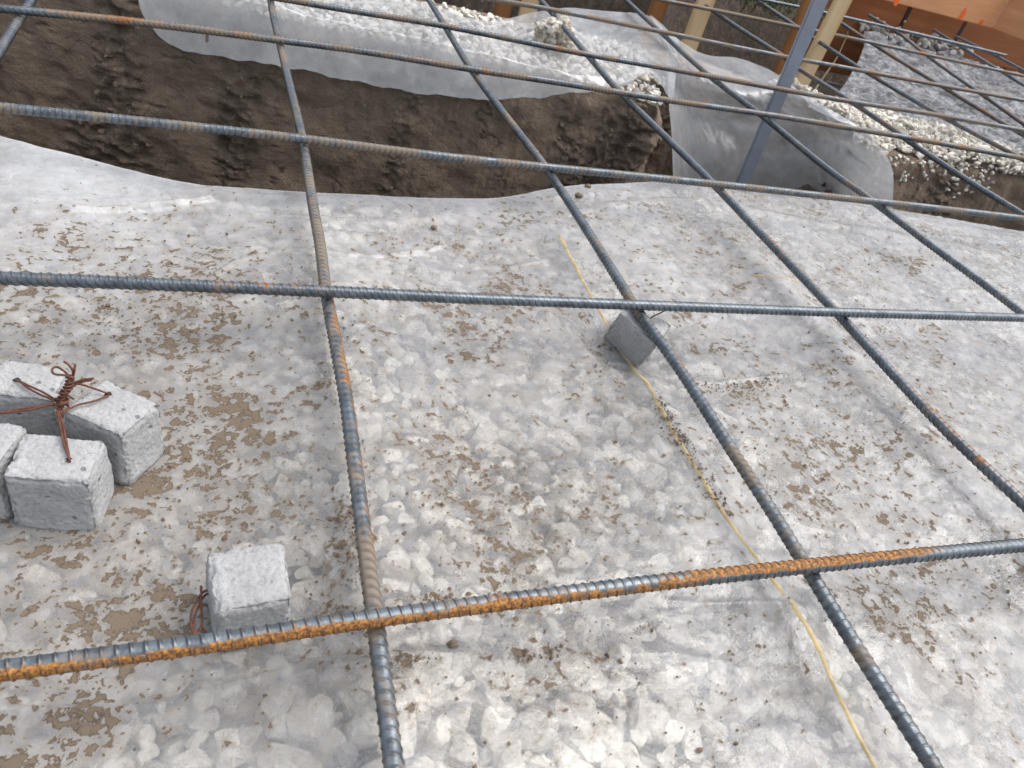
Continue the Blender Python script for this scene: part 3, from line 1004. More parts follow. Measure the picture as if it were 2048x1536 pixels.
A_BOT = [(268, -60), (275, -10), (292, 42), (345, 90), (450, 114), (550, 131), (650, 149), (760, 172), (850, 188), (930, 197), (1010, 199), (1130, 188), (1200, 182), (1258, 163), (1305, 143)]
A_BOT = A_BOT[:14]
bot = [on_wall(x, y, 0.05) for x, y in A_BOT]
edge_ = [np.array([p[0] + 0.012 * math.sin(i * 2.1), float(berm_edge_y(np.array([p[0]]))[0]) - 0.012, ZB + 0.028]) for i, p in enumerate(bot)]
mid1 = [np.array([p[0], p[1] + 0.045, ZB + 0.030 + 0.006 * math.sin(i * 1.7)]) for i, p in enumerate(edge_)]
mid2 = [np.array([p[0] + 0.02, 0.5 * p[1] + 0.5 * float(back_y(np.array([p[0]]))[0]), ZB + 0.032 + 0.008 * math.sin(i * 2.9)]) for i, p in enumerate(edge_)]
bk_px = [(250, -150), (330, -150), (420, -140), (500, -120), (580, -90), (660, -50), (740, -20), (800, -3), (860, 6), (930, 34), (985, 42), (1060, 26), (1130, 16), (1220, 22)]
bk_z = [ZB + .02] * 10 + [ZB + .03, ZB + .05, ZB + .07, ZB + .08]
back_ = [at(x, y, z) for (x, y), z in zip(bk_px, bk_z)]
for lst, q in ((bot, ((1302, 148, -.088), (1345, 205, -.088))), (edge_, ((1300, 128, -.07), (1350, 168, -.065))), (mid1, ((1298, 104, -.055), (1354, 132, -.055))),
               (mid2, ((1300, 74, -.045), (1356, 106, -.045))), (back_, ((1300, 32, -.045), (1358, 80, -.045)))):
    lst += [at(*k) for k in q]
drape('plastic_sheet', [back_, mid2, mid1, edge_, bot], 340, 130, 0.0065, 3.0, 'long clear plastic sheet covering the far berm and hanging over the trench edge', 0.006)

# second sheet over the mound around the grey post
bk2 = [at(1300, 28, -.035), at(1352, 76, -.035), at(1410, 108, -.04), at(1480, 116, -.04), at(1545, 142, -.03), at(1600, 182, -.02), at(1640, 206, -.02), at(1692, 238, -.02)]
cr2 = [at(1332, 96, -.04), at(1372, 140, -.05), at(1432, 176, -.06), at(1500, 190, -.05), at(1570, 186, -.04), at(1625, 215, -.025), at(1680, 245, -.025), at(1738, 268, -.03)]
md2 = [aty(1338, 190, 2.26), aty(1370, 215, 2.34), aty(1436, 240, 2.36), aty(1510, 250, 2.33), aty(1590, 255, 2.28), aty(1662, 270, 2.10), aty(1724, 290, 1.96), aty(1773, 312, 1.86)]
lw2 = [aty(1346, 290, 2.22), aty(1376, 300, 2.30), aty(1440, 310, 2.30), aty(1515, 320, 2.28), aty(1600, 320, 2.18), aty(1680, 330, 2.00), aty(1735, 345, 1.90), aty(1786, 350, 1.82)]
bt2 = [aty(1348, 395, 2.20), aty(1378, 410, 2.28), aty(1440, 420, 2.28), aty(1518, 430, 2.24), aty(1605, 430, 2.12), aty(1684, 430, 1.95), aty(1738, 430, 1.87), aty(1786, 420, 1.80)]
drape('plastic_sheet', [bk2, cr2, md2, lw2, bt2], 190, 170, 0.010, 8.0, 'clear plastic sheet draped over the mound behind the grey post', 0.016)

# ------------------------------------------------------------------ lumps
def lump(name, c, r, mat, seed, squash=(1, 1, 0.8), amp=0.28, sub=5, freq=1.6):
    bm = bmesh.new()
    bmesh.ops.create_icosphere(bm, subdivisions=sub, radius=1)
    v = np.array([q.co[:] for q in bm.verts])
    f = np.array([[q.index for q in fc.verts] for fc in bm.faces])
    bm.free()
    v *= (1 + amp * fbm(v * freq + seed, 3) + 0.10 * ridged(v * 4 + seed, 3) - 0.1)[:, None]
    v *= (1 + 0.07 * fbm(v * 9 + seed, 3))[:, None]
    v = v * np.array(squash) * r
    o = obj(name, mesh_np(name, v, f), mat)
    o.location = c
    return o
b_ = NB('mortar_rubble')
v_ = b_.coord()
k1 = b_.noise(v_, 38, 5, 0.65)
k2 = b_.noise(v_, 150, 4, 0.65, off=4)
cc = b_.mix(b_.ramp(k1, (0.42, 0.0), (0.58, 1.0)), (0.26, 0.215, 0.155), (0.76, 0.72, 0.63))
M_RUB = b_.done(b_.bsdf(cc, 0.95, 0, b_.bump(b_.math('ADD', k1, b_.math('MULTIPLY', k2, 0.5)), 0.8, 0.012), 0.2))
o = lump('stone_lump', at(1112, 70, ZB + 0.07), 0.066, M_RUB, 5.0, (1.05, 0.9, 0.85), 0.3)
tag(o, 'rough off-white lump of rubble lying on the far plastic sheet', 'rubble lump')
for i, (px, py, r, z, lab) in enumerate(((696, 176, 0.022, 0, 'grey cobble stuck in the trench face below the sheet edge'),)):
    p = on_wall(px, py, -0.005)
    o = lump('cobble', p, r, mat_plain('grey_cobble', (0.26, 0.265, 0.25), 0.8, 0, 0.25, 60), 3.3, (1.2, 0.8, 0.9), 0.2, 4)
    tag(o, lab, 'stone')
# small clods on the lip and the sheet
for px, py, r, lab in ((1158, 391, 0.0075, 'small mud clod on the sheet edge left of the second bar'), (1176, 372, 0.006, 'small grey clod on the sheet edge above the trench lip'),
                       (905, 1287, 0.004, 'tiny brown mud chip on the sheet below the rusty near bar'), (868, 455, 0.005, 'small dark clod on the wrinkled sheet near the trench lip')):
    p = on_ground(px, py, r * 0.5)
    o = lump('mud_clod', p, r, M_CRUMB, px * 0.01, (1.2, 0.9, 0.7), 0.35, 3)
    tag(o, lab, 'mud clod')

# ------------------------------------------------------------------ steel bars
bar_lab = {
    ('H', 1): 'nearest crossing rebar, bright orange rust, rising to the right across the foreground',
    ('H', 2): 'blue grey crossing rebar passing just above the single block under a bar',
    ('H', 3): 'dusty crossing rebar with blue and tan bands running over the trench lip',
    ('H', 4): 'crossing rebar over the scraped trench wall, passing the bottom of the far sheet',
    ('H', 5): 'crossing rebar in front of the grey post, passing just below the rubble lump',
    ('H', 6): 'crossing rebar passing just above the rubble lump and behind the grey post',
    ('H', 7): 'brown rusted crossing rebar over the pit, second of those behind the grey post',
    ('H', 8): 'farthest crossing rebar, dark, running below the orange form boards',
    ('L', 0): 'short visible end of rebar at the upper left corner over the trench',
    ('L', 1): 'long rebar lying on the sheet beside the lone block, first of the lengthwise bars',
    ('L', 2): 'long dark rebar resting on the single concrete block, second of the lengthwise bars',
    ('L', 3): 'long rebar lying on the sheet right of the single block, third of the lengthwise bars',
    ('L', 4): 'lengthwise rebar crossing the trench lip just right of the grey post foot',
    ('L', 5): 'lengthwise rebar passing behind the grey post and over the loose gravel',
    ('L', 6): 'lengthwise rebar above the gravel crest, second one passing behind the grey post',
    ('L', 7): 'lengthwise rebar with a rusty orange end by the pale pine stake',
    ('L', 8): 'lengthwise rebar whose cut end points at the boards left of the orange paint marks',
    ('L', 9): 'dark lengthwise rebar with cut end under the middle of the form boards',
    ('L', 10): 'rightmost short rebar end showing near the form corner',
}
look = {('H', 1): (0.62, 0.25, 1.0), ('H', 2): (0.18, 0.20, 0.5), ('H', 3): (0.28, 0.52, 0.5), ('H', 4): (0.46, 0.54, 0.5), ('H', 5): (0.42, 0.56, 0.5), ('H', 6): (0.42, 0.54, 0.5),
        ('H', 7): (0.55, 0.60, 0.5), ('H', 8): (0.12, 0.15, 0.5), ('L', 0): (0.2, 0.36, 0.5), ('L', 1): (0.44, 0.54, 0.7), ('L', 2): (0.20, 0.40, 0.5), ('L', 3): (0.36, 0.30, 0.6),
        ('L', 4): (0.28, 0.36, 0.5), ('L', 5): (0.34, 0.34, 0.5), ('L', 6): (0.34, 0.36, 0.5), ('L', 7): (0.5, 0.45, 0.5), ('L', 8): (0.4, 0.42, 0.5), ('L', 9): (0.1, 0.15, 0.5), ('L', 10): (0.1, 0.15, 0.5)}
def sm(v, a, b):
    t = np.clip((v - a) / (b - a), 0, 1)
    return t * t * (3 - 2 * t)
def bias_near(x, y, c, s):
    # left: rust on the flank that faces the photographer; right: a rusty stripe along the top
    l = 1 - sm(x, 0.30, 0.50)
    r = sm(x, 0.36, 0.50) * (1 - sm(x, 0.70, 0.80))
    flank = sm(s - 0.25 * c, -0.3, 0.6)
    topb = sm(c - 0.6 * s, 0.0, 0.9)
    return l * (0.22 * flank - 0.13) + r * (0.25 * topb + 0.06 * flank - 0.14) + sm(x, 0.70, 0.80) * (0.1 * topb - 0.20) - 0.01
def bias_first(x, y, c, s):
    return (0.17 * sm(-s, -0.4, 1.0) - 0.05) * (1 - sm(y, 0.75, 0.9)) - 0.10 * (1 - sm(y, 0.30, 0.36)) - 0.02
def bias_third(x, y, c, s):
    return 0.15 * sm(-s * 0.8 + c * 0.4, -0.1, 0.9) - 0.05
BIAS = {('H', 1): bias_near, ('L', 1): bias_first, ('L', 3): bias_third, ('L', 2): bias_third}
for fam, dct in (('H', HW), ('L', LW)):
    for k, P in dct.items():
        a, b2, c2 = look[(fam, k)]
        sd_ = k + (20 if fam == 'L' else 0)
        far = (fam == 'H' and k >= 6) or (fam == 'L' and k >= 6)
        # carry each bar on past the frame so that it does not end at the edge of the picture
        P = spline(P, 160)
        ext = [P]
        tq = np.linspace(0.01, 0.75, 80)[:, None]
        if not (fam == 'L' and k in (8, 9, 10)):
            d0 = (P[0] - P[1]) / np.linalg.norm(P[0] - P[1])
            ext.insert(0, (P[0] + d0 * tq)[::-1])
        if not (fam == 'H' and k == 8):
            d1 = (P[-1] - P[-2]) / np.linalg.norm(P[-1] - P[-2])
            ext.append(P[-1] + d1 * tq)
        P = np.vstack(ext)
        lean = {1: 0.3, 2: 1.0, 3: -0.6}.get(k, 0.8) if fam == 'H' else {1: -0.9, 2: -0.7, 3: 0.9}.get(k, 0.7)
        o = rebar('rebar', P, RB, mat_rebar('rebar_steel', a, b2, sd_ * 3.7, c2), 0.0098, 12 if far else 22, 6 if far else 12, lean, sd_, BIAS.get((fam, k)))
        tag(o, bar_lab[(fam, k)], 'rebar', 'crossing reinforcing bars' if fam == 'H' else 'lengthwise reinforcing bars')

# ------------------------------------------------------------------ concrete spacer blocks
def block(corners_px, ztop, h, seed, label, taper=0.06, shear=(0, 0)):
    """corners of the top face in pixels, in order round the face"""
    T_ = np.array([at(x, y, ztop) for x, y in corners_px])
    c_ = T_.mean(0)
    e1 = (T_[1] - T_[0] + T_[2] - T_[3]) / 2
    e2 = (T_[3] - T_[0] + T_[2] - T_[1]) / 2
    w, d_ = np.linalg.norm(e1), np.linalg.norm(e2)
    N_ = 44
    bm = bmesh.new()
    bmesh.ops.create_cube(bm, size=2)
    bmesh.ops.subdivide_edges(bm, edges=bm.edges[:], cuts=N_ - 1, use_grid_fill=True)
    v = np.array([q.co[:] for q in bm.verts])
    f = np.array([[q.index for q in fc.verts] for fc in bm.faces])
    bm.free()
    # round the arrises a little, then chip and roughen
    a_ = np.abs(v)
    s_ = np.sort(a_, axis=1)
    edge_w = np.clip((s_[:, 1] - 0.80) / 0.20, 0, 1) ** 1.3
    L_ = np.array([w / 2, d_ / 2, h / 2])
    nrm = v / np.linalg.norm(v, axis=1)[:, None]
    q = v * L_
    out = np.where(np.abs(v) > 0.999, np.sign(v), 0.0)
    ln = np.linalg.norm(out, axis=1)
    out = out / np.maximum(ln, 1e-6)[:, None]
    chips = np.clip(fbm(q * 62 + seed * 3, 3) + 0.12, 0, 1)
    amt = -edge_w * (0.0026 + 0.0150 * chips ** 1.5) - 0.005 * np.clip((s_[:, 0] - 0.7) / 0.3, 0, 1) ** 2 * (0.5 + fbm(nrm * 2 + seed * 7, 2)) + 0.0005 * fbm(q * 60 + seed, 3) + 0.0008 * fbm(q * 260 + seed, 3) + 0.0016 * fbm(q * 18 + seed, 2)
    q = q + out * amt[:, None]
    # quad of the top, slightly larger at the bottom
    uv = q[:, :2] / L_[:2]
    u, t2 = (uv[:, 0:1] + 1) / 2, (uv[:, 1:2] + 1) / 2
    top_xy = (1 - u) * (1 - t2) * T_[0] + u * (1 - t2) * T_[1] + u * t2 * T_[2] + (1 - u) * t2 * T_[3]
    fz = (q[:, 2] / L_[2] + 1) / 2
    g_ = 1 + taper * (1 - fz)
    xy = c_[:2] + (top_xy[:, :2] - c_[:2]) * g_[:, None] + (1 - fz)[:, None] * np.array(shear)
    vv = np.stack([xy[:, 0], xy[:, 1], ztop - h / 2 + q[:, 2]], 1) - np.array([c_[0], c_[1], ztop - h])
    o = obj('spacer_block', mesh_np('spacer_block', vv, f), M_CONC)
    o.location = (c_[0], c_[1], ztop - h)
    return tag(o, label, 'concrete block', 'concrete spacer blocks')

def wire(pts, parent, name='tie_wire', rad=0.0011):
    P = spline(np.array(pts, float), max(24, int(plen(pts) / 0.0015)))
    P = P + 0.0005 * np.stack([perlin(P * 90 + 3 + k * 7) for k in range(3)], 1)
    V, F = tube(P, rad, 8)
    if parent is not None:
        V = V - np.array(parent.location)
    return obj(name, mesh_np(name, V, F), M_WIRE, parent)

ZT = -0.014
BH = 0.078
b_front = block([(2, 952), (178, 966), (212, 876), (46, 864)], ZT, BH, 1.0, 'front block of the wired cluster, pale and squarish, nearest the viewer')
b_right = block([(122, 820), (243, 872), (322, 805), (205, 752)], ZT, BH, 2.0, 'right hand block of the wired cluster, turned diagonally, with a broken back edge')
b_back = block([(-45, 782), (108, 800), (142, 735), (8, 712)], ZT, BH, 3.0, 'rear block of the wired cluster, behind the knot of rusty wire')
b_side = block([(-120, 905), (-12, 940), (55, 850), (-60, 826)], ZT, BH, 4.0, 'block of the wired cluster mostly cut off by the left picture edge')
b_lone = block([(432, 1226), (583, 1197), (570, 1078), (412, 1100)], -0.012, 0.064, 5.0, 'lone block with a very pale top lying by the near rusty bar')
_d = (at(1203, 672, -.102) - at(1240, 625, -.0262))[:2] * 0.85
b_under = block([(1240, 625), (1316, 693), (1345, 652), (1270, 588)], -0.0262, 0.076, 6.0, 'single darker block supporting the second lengthwise bar at a crossing', shear=_d, taper=0.0)

M_HOLE = mat_plain('dark_hole', (0.03, 0.024, 0.02), 0.9, 0, 0.3, 60)
for blk, px, py in ((b_front, 139, 921), (b_right, 217, 789), (b_back, 34, 761)):
    bm = bmesh.new()
    bmesh.ops.create_icosphere(bm, subdivisions=3, radius=1)
    c_ = at(px, py, -0.0155) - np.array(blk.location)
    for v in bm.verts:
        v.co = Vector((v.co.x * 0.0038 * (1 + 0.25 * math.sin(3 * v.co.y + px)) + c_[0], v.co.y * 0.0040 + c_[1], v.co.z * 0.0022 + c_[2]))
    me = bpy.data.meshes.new('wire_hole')
    bm.to_mesh(me)
    bm.free()
    obj('wire_hole', me, M_HOLE, blk)

# rusty wires of the cluster meet in a twisted knot
Z1 = ZT
def wp(px, py, dz):
    return at(px, py, Z1 + dz)
knot = wp(122, 805, 0.004)
def pair(a, b, parent, sag=0.002, spread=2.5):
    for s in (-1, 1):
        mx, my = (a[0] + b[0]) / 2 + s * spread, (a[1] + b[1]) / 2 - s * spread
        wire([wp(a[0], a[1], -0.015), wp(a[0], a[1], 0.002), wp(mx, my, 0.004 + sag), wp(b[0] + s * 1.5, b[1], 0.007)], parent)
pair((139, 921), (116, 822), b_front)
wire([wp(217, 792, -0.01), wp(215, 792, 0.002), wp(185, 803, 0.004), wp(150, 812, 0.005), wp(126, 826, 0.006)], b_right)
wire([wp(216, 786, -0.01), wp(214, 786, 0.002), wp(190, 778, 0.006), wp(160, 768, 0.010), wp(134, 768, 0.012)], b_right)
pair((34, 761), (118, 805), b_back)
pair((-10, 828), (112, 808), b_side)
def twist(p0, p1, turns, rad, parent, phase=0):
    p0, p1 = np.array(p0), np.array(p1)
    ax = p1 - p0
    L = np.linalg.norm(ax)
    ax = ax / L
    e1 = np.cross(ax, [0.3, 1, 0.2])
    e1 /= np.linalg.norm(e1)
    e2 = np.cross(ax, e1)
    t = np.linspace(0, 1, int(turns * 14) + 2)
    return [p0 + ax * L * k + rad * (1 + 0.25 * math.sin(9 * k + phase)) * (math.cos(turns * 6.283 * k + phase) * e1 + math.sin(turns * 6.283 * k + phase) * e2) for k in t]
kn = bpy.data.objects.new('wire_knot', None)
C.objects.link(kn)
kn.location = knot
tag(kn, 'twisted knot of rusty tie wire holding the block cluster together', 'wire knot')
def kwire(pts):
    return wire(pts, kn, 'wire_strand', 0.00115)
base, tip = wp(116, 815, 0.004), wp(150, 738, 0.040)
for ph in (0, 2.1, 4.2):
    kwire(twist(base, base + (tip - base) * 0.8, 3.2, 0.0032, kn, ph))
kwire(twist(wp(108, 812, 0.006), wp(140, 790, 0.012), 2.2, 0.006, kn, 1.0))
kwire(twist(wp(126, 818, 0.003), wp(122, 796, 0.014), 1.6, 0.0055, kn, 2.0))
kwire([tip - (tip - base) * 0.2, wp(146, 756, 0.034), wp(128, 750, 0.036), wp(108, 748, 0.036), wp(104, 738, 0.036), wp(114, 734, 0.037), wp(132, 745, 0.036), wp(141, 758, 0.033)])
kwire([wp(146, 752, 0.034), wp(149, 740, 0.042), wp(150, 728, 0.046)])
kwire([wp(144, 754, 0.034), wp(146, 742, 0.040), wp(138, 730, 0.043), wp(127, 723, 0.046)])
kwire([wp(130, 775, 0.02), wp(150, 765, 0.024), wp(170, 759, 0.026), wp(188, 756, 0.027)])
kwire([wp(128, 780, 0.02), wp(148, 770, 0.022), wp(168, 763, 0.024), wp(184, 760, 0.025)])
kwire([wp(116, 832, 0.002), wp(118, 824, 0.006), wp(124, 826, 0.006), wp(126, 836, 0.001)])
# wire loop on the side of the lone block
zl_ = -0.038
def lp(px, py, dz=0.0):
    return at(px, py, zl_ + dz)
wire([lp(424, 1183), lp(412, 1181), lp(400, 1190), lp(388, 1212), lp(382, 1236), lp(383, 1256), lp(391, 1266), lp(401, 1256), lp(404, 1236), lp(402, 1205), lp(402, 1172, 0.004)], b_lone)
wire([lp(424, 1187, -.002), lp(414, 1188, -.002), lp(405, 1196, -.002), lp(396, 1214, -.001), lp(388, 1240, 0), lp(388, 1264, 0), lp(397, 1268), lp(404, 1250)], b_lone)
# bit of wire sticking out by the supporting block
wire([at(1297, 640, -0.024), at(1306, 633, -0.018), at(1322, 625, -0.012), at(1336, 618, -0.006)], b_under)

# ------------------------------------------------------------------ yellow line on the sheet
def strip(px_list, name, halfw, off, label):
    Q = np.array([on_ground(x, y, 0) for x, y in px_list])
    Q = spline(Q, int(plen(Q) / 0.003))
    d = np.gradient(Q, axis=0)
    d /= np.linalg.norm(d[:, :2], axis=1)[:, None]
    nn = np.stack([-d[:, 1], d[:, 0], 0 * d[:, 0]], 1)
    w = halfw * (0.75 + 0.55 * np.clip(fbm(P3(Q[:, 0] * 14, Q[:, 1] * 14, 3), 3) + 0.4, 0, 1.2))
    rows = []
    for k, hgt in ((-1, -0.0012), (-0.6, 0.0006), (0, 0.0008), (0.6, 0.0006), (1, -0.0012)):
        v = Q + nn * (w * k)[:, None]
        v[:, 2] = ground_z(v[:, 0], v[:, 1]) + off + hgt + 0.0010 * fbm(P3(Q[:, 0] * 25, Q[:, 1] * 25, 8), 2)
        rows.append(v)
    V = np.vstack(rows)
    return tag(obj(name, mesh_np(name, V, grid_faces(len(Q), 5)), M_STRING), label, 'string')
strip(YEL_PX, 'string_line', 0.0044, -0.0001, 'long faded yellow string line caught in the sheet beside the second long bar')
strip([(1506, 552), (1530, 551), (1560, 556), (1598, 562)], 'string_line', 0.0030, 0.0002, 'short piece of yellow string near the third lengthwise bar')

# ------------------------------------------------------------------ crumbs of dry soil lying on the sheet
r4 = np.random.default_rng(55)
cr_lines = [([(700, 1010), (690, 1060), (700, 1130), (712, 1190)], 150, 16), ([(1318, 800), (1335, 845), (1352, 880), (1362, 900)], 170, 9), ([(1368, 890), (1400, 950), (1425, 985), (1445, 1020)], 120, 9),
            ([(1395, 760), (1440, 770), (1500, 762), (1575, 748)], 150, 8), ([(640, 1190), (700, 1260), (720, 1300)], 60, 22), ([(845, 1210), (880, 1196), (905, 1198)], 60, 7),
            ([(1020, 1300), (1080, 1300), (1130, 1290)], 50, 7), ([(780, 1335), (840, 1328), (870, 1322)], 36, 4), ([(200, 600), (240, 625), (250, 640)], 70, 18), ([(680, 640), (700, 800), (720, 900)], 80, 30),
            ([(1500, 820), (1560, 860), (1600, 900)], 90, 60), ([(1180, 660), (1200, 690), (1230, 730)], 40, 16), ([(430, 1000), (300, 1100), (200, 1150)], 120, 100), ([(100, 640), (300, 620), (560, 640)], 120, 60),
            ([(1880, 1080), (1960, 1150), (2040, 1200)], 90, 60), ([(800, 1000), (1000, 1010), (1200, 1010)], 160, 110), ([(1200, 420), (1500, 450), (1900, 520)], 150, 50), ([(100, 480), (500, 470), (900, 520)], 200, 70),
            ([(900, 1250), (1200, 1350), (1500, 1400)], 120, 130), ([(1500, 620), (1750, 700), (1950, 800)], 160, 120)]
CP, CS = [], []
for pl, cnt, sp in cr_lines:
    Q = spline(np.array(pl, float), 200)
    for _ in range(cnt):
        q = Q[r4.integers(0, 200)] + r4.normal(0, sp, 2)
        p = at(q[0], q[1], -0.07)
        CP.append(p)
        CS.append(np.clip(r4.lognormal(math.log(0.0013), 0.45), 0.0006, 0.0036))
CP = np.array(CP)
CS = np.array(CS)
CP[:, 2] = ground_z(CP[:, 0], CP[:, 1], False) + CS * 0.3 + 0.001
k = CP[:, 1] < edge_y(CP[:, 0]) - 0.01
g = stones('mud_crumbs', CP[k], CS[k], 17, M_CRUMB, 1, 0.7)
tag(g, 'crumbs of dry brown soil scattered on the foreground sheet', 'mud crumbs', kind='stuff')

# ------------------------------------------------------------------ grey post, timber stakes and forms
def box_between(name, p0, p1, wdt, thk, mat, face=(0, -1, 0), taper=0.0, parent=None, bev=0.004):
    p0, p1 = np.array(p0, float), np.array(p1, float)
    ax = p1 - p0
    L = np.linalg.norm(ax)
    ax /= L
    f_ = np.array(face, float)
    f_ -= ax * (f_ @ ax)
    f_ /= np.linalg.norm(f_)
    sd2 = np.cross(f_, ax)
    bm = bmesh.new()
    bmesh.ops.create_cube(bm, size=1)
    for v in bm.verts:
        k = 1 - taper if v.co.z < 0 else 1.0
        v.co = Vector((v.co.x * wdt * k, v.co.y * thk, v.co.z * L))
    bmesh.ops.bevel(bm, geom=bm.edges[:], offset=bev, segments=2, affect='EDGES')
    me = bpy.data.meshes.new(name)
    bm.to_mesh(me)
    bm.free()
    o = obj(name, me, mat, parent)
    M = Matrix(((sd2[0], -f_[0], ax[0], 0), (sd2[1], -f_[1], ax[1], 0), (sd2[2], -f_[2], ax[2], 0), (0, 0, 0, 1)))
    mid = (p0 + p1) / 2
    o.matrix_world = Matrix.Translation(Vector(mid)) @ M
    return o

def vstick(name, px0, px1, y, wdt, thk, mat, face, label, cat, ext0=0.0, ext1=0.3, taper=0.0, group=None, y1=None):
    p0, p1 = aty(px0[0], px0[1], y), aty(px1[0], px1[1], y if y1 is None else y1)
    d = (p1 - p0) / np.linalg.norm(p1 - p0)
    return tag(box_between(name, p0 - d * ext0, p1 + d * ext1, wdt, thk, mat, face, taper), label, cat, group)

vstick('post', (1484, 366), (1640, 0), 2.17, 0.050, 0.022, M_POST, (-0.35, -1, 0), 'flat blue grey post standing in front of the draped mound', 'post', 0.05, 0.35, 0.12)
vstick('timber_stake', (1592, 186), (1686, 0), 3.02, 0.070, 0.038, M_STAKE, (-0.25, -1, 0), 'pale pine stake standing right beside the grey post', 'timber stake', 0.25, 0.35, 0, 'timber stakes')
vstick('timber_stake', (1375, 98), (1412, 0), 3.30, 0.078, 0.038, M_STAKE, (-0.25, -1, 0), 'pale pine stake in the pit, behind the sheet corner', 'timber stake', 0.3, 0.4, 0, 'timber stakes')
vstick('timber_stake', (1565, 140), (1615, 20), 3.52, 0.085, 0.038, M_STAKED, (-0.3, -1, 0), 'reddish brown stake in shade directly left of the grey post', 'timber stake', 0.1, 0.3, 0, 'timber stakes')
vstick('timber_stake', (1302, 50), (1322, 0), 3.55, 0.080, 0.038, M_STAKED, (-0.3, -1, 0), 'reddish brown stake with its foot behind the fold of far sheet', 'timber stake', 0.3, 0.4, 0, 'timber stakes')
vstick('timber_stake', (1057, 18), (1066, -20), 3.42, 0.078, 0.038, M_STAKE, (-0.25, -1, 0), 'pale stake at the top edge behind the rubble lump', 'timber stake', 0.3, 0.4, 0, 'timber stakes')
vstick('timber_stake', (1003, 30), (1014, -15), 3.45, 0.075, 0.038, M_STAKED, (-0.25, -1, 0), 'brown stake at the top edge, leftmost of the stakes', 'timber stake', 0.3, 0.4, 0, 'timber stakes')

# form of boards at the far right
form = bpy.data.objects.new('timber_form', None)
C.objects.link(form)
YF = 4.35
form.location = aty(1985, 58, YF)
tag(form, 'reddish timber form of wide boards with orange paint marks, upper right', 'timber form')
def slab(name, quad, thk, mat, back=(0, 1, 0), parent=form, bev=True):
    """quad: 4 world points of the front face (order: bottom left, bottom right, top right, top left)"""
    q = np.array(quad, float)
    bk = q + np.array(back, float) * thk
    org = q.mean(0)
    e = q[1] - q[0]
    yaw = math.atan2(e[1], e[0])
    Rz = np.array([[math.cos(yaw), math.sin(yaw), 0], [-math.sin(yaw), math.cos(yaw), 0], [0, 0, 1]])
    vv = (np.vstack([q, bk]) - org) @ Rz.T
    bm = bmesh.new()
    vs = [bm.verts.new(p) for p in vv]
    for ff in ((0, 1, 2, 3), (7, 6, 5, 4), (0, 4, 5, 1), (1, 5, 6, 2), (2, 6, 7, 3), (3, 7, 4, 0)):
        bm.faces.new([vs[k] for k in ff])
    bmesh.ops.recalc_face_normals(bm, faces=bm.faces)
    bmesh.ops.bevel(bm, geom=bm.edges[:], offset=0.004, segments=2, affect='EDGES')
    me = bpy.data.meshes.new(name)
    bm.to_mesh(me)
    bm.free()
    o = obj(name, me, mat, parent)
    o.matrix_world = Matrix.Translation(Vector(org)) @ Matrix.Rotation(yaw, 4, 'Z')
    if parent is not None:
        o.matrix_parent_inverse = Matrix.Identity(4)
        o.location = Vector(org) - parent.location
    return o
bl, brr = aty(1700, -18, YF), aty(1984, 56, YF)
up = np.array([0, 0, 0.32])
# upper board, its return towards the viewer, and the lower planks set back under it
slab('front_board', [bl, brr, brr + up, bl + up], 0.045, M_FORM)
rt0 = brr + np.array([0.004, -0.002, 0])
rt1 = aty(2110, 118, 3.9)
rt1[2] = rt0[2]
slab('return_board', [rt0, rt1, rt1 + up, rt0 + up], 0.045, M_FORM, (0.7, 0.7, 0))
YB = YF + 0.24
l0, l1 = aty(1640, -15, YB), aty(2080, 95, YB)
zt = brr[2] + 0.012
dz_ = 0.50
lw0, lw1 = np.array([l0[0], YB, zt]), np.array([l1[0] + 0.8, YB - 0.02, zt])
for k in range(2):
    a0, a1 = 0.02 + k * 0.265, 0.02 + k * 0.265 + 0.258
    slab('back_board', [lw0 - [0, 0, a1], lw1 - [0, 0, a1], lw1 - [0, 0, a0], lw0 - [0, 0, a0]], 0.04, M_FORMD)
M_DARKW = mat_plain('dark_cleat', (0.035, 0.03, 0.027), 0.8, 0, 0.3, 20)
for px, py in ((1815, 30), (1922, 62), (2034, 100)):
    p = aty(px, py, YB - 0.012)
    slab('cleat', [(p[0] - 0.018, p[1], zt - 0.48), (p[0] + 0.018, p[1], zt - 0.48), (p[0] + 0.018, p[1], zt - 0.01), (p[0] - 0.018, p[1], zt - 0.01)], 0.01, M_DARKW)
# orange paint marks
for px, py, w_, h_ in ((1795, 0, 0.042, 0.075), (1925, 30, 0.036, 0.085), (1962, 46, 0.034, 0.045)):
    p = aty(px, py, YF - 0.003)
    th = np.linspace(0, 2 * math.pi, 28, endpoint=False)
    rad_ = 1 + 0.22 * np.array([math.sin(3 * t + px) + 0.5 * math.sin(5 * t) for t in th]) * 0.5
    V = np.stack([w_ / 2 * np.cos(th) * rad_, 0 * th, h_ / 2 * np.sin(th) * rad_], 1)
    V = np.vstack([V, V + [0, 0.002, 0]]) + p
    V[:, 2] = np.maximum(V[:, 2], brr[2] + 0.006) if py > 20 else V[:, 2]
    bm = bmesh.new()
    vs = [bm.verts.new(q - np.array(form.location)) for q in V]
    bm.faces.new(vs[:28])
    for k in range(28):
        bm.faces.new((vs[k], vs[28 + k], vs[28 + (k + 1) % 28], vs[(k + 1) % 28]))
    bmesh.ops.recalc_face_normals(bm, faces=bm.faces)
    me = bpy.data.meshes.new('paint_mark')
    bm.to_mesh(me)
    bm.free()
    obj('paint_mark', me, M_ORANGE, form)

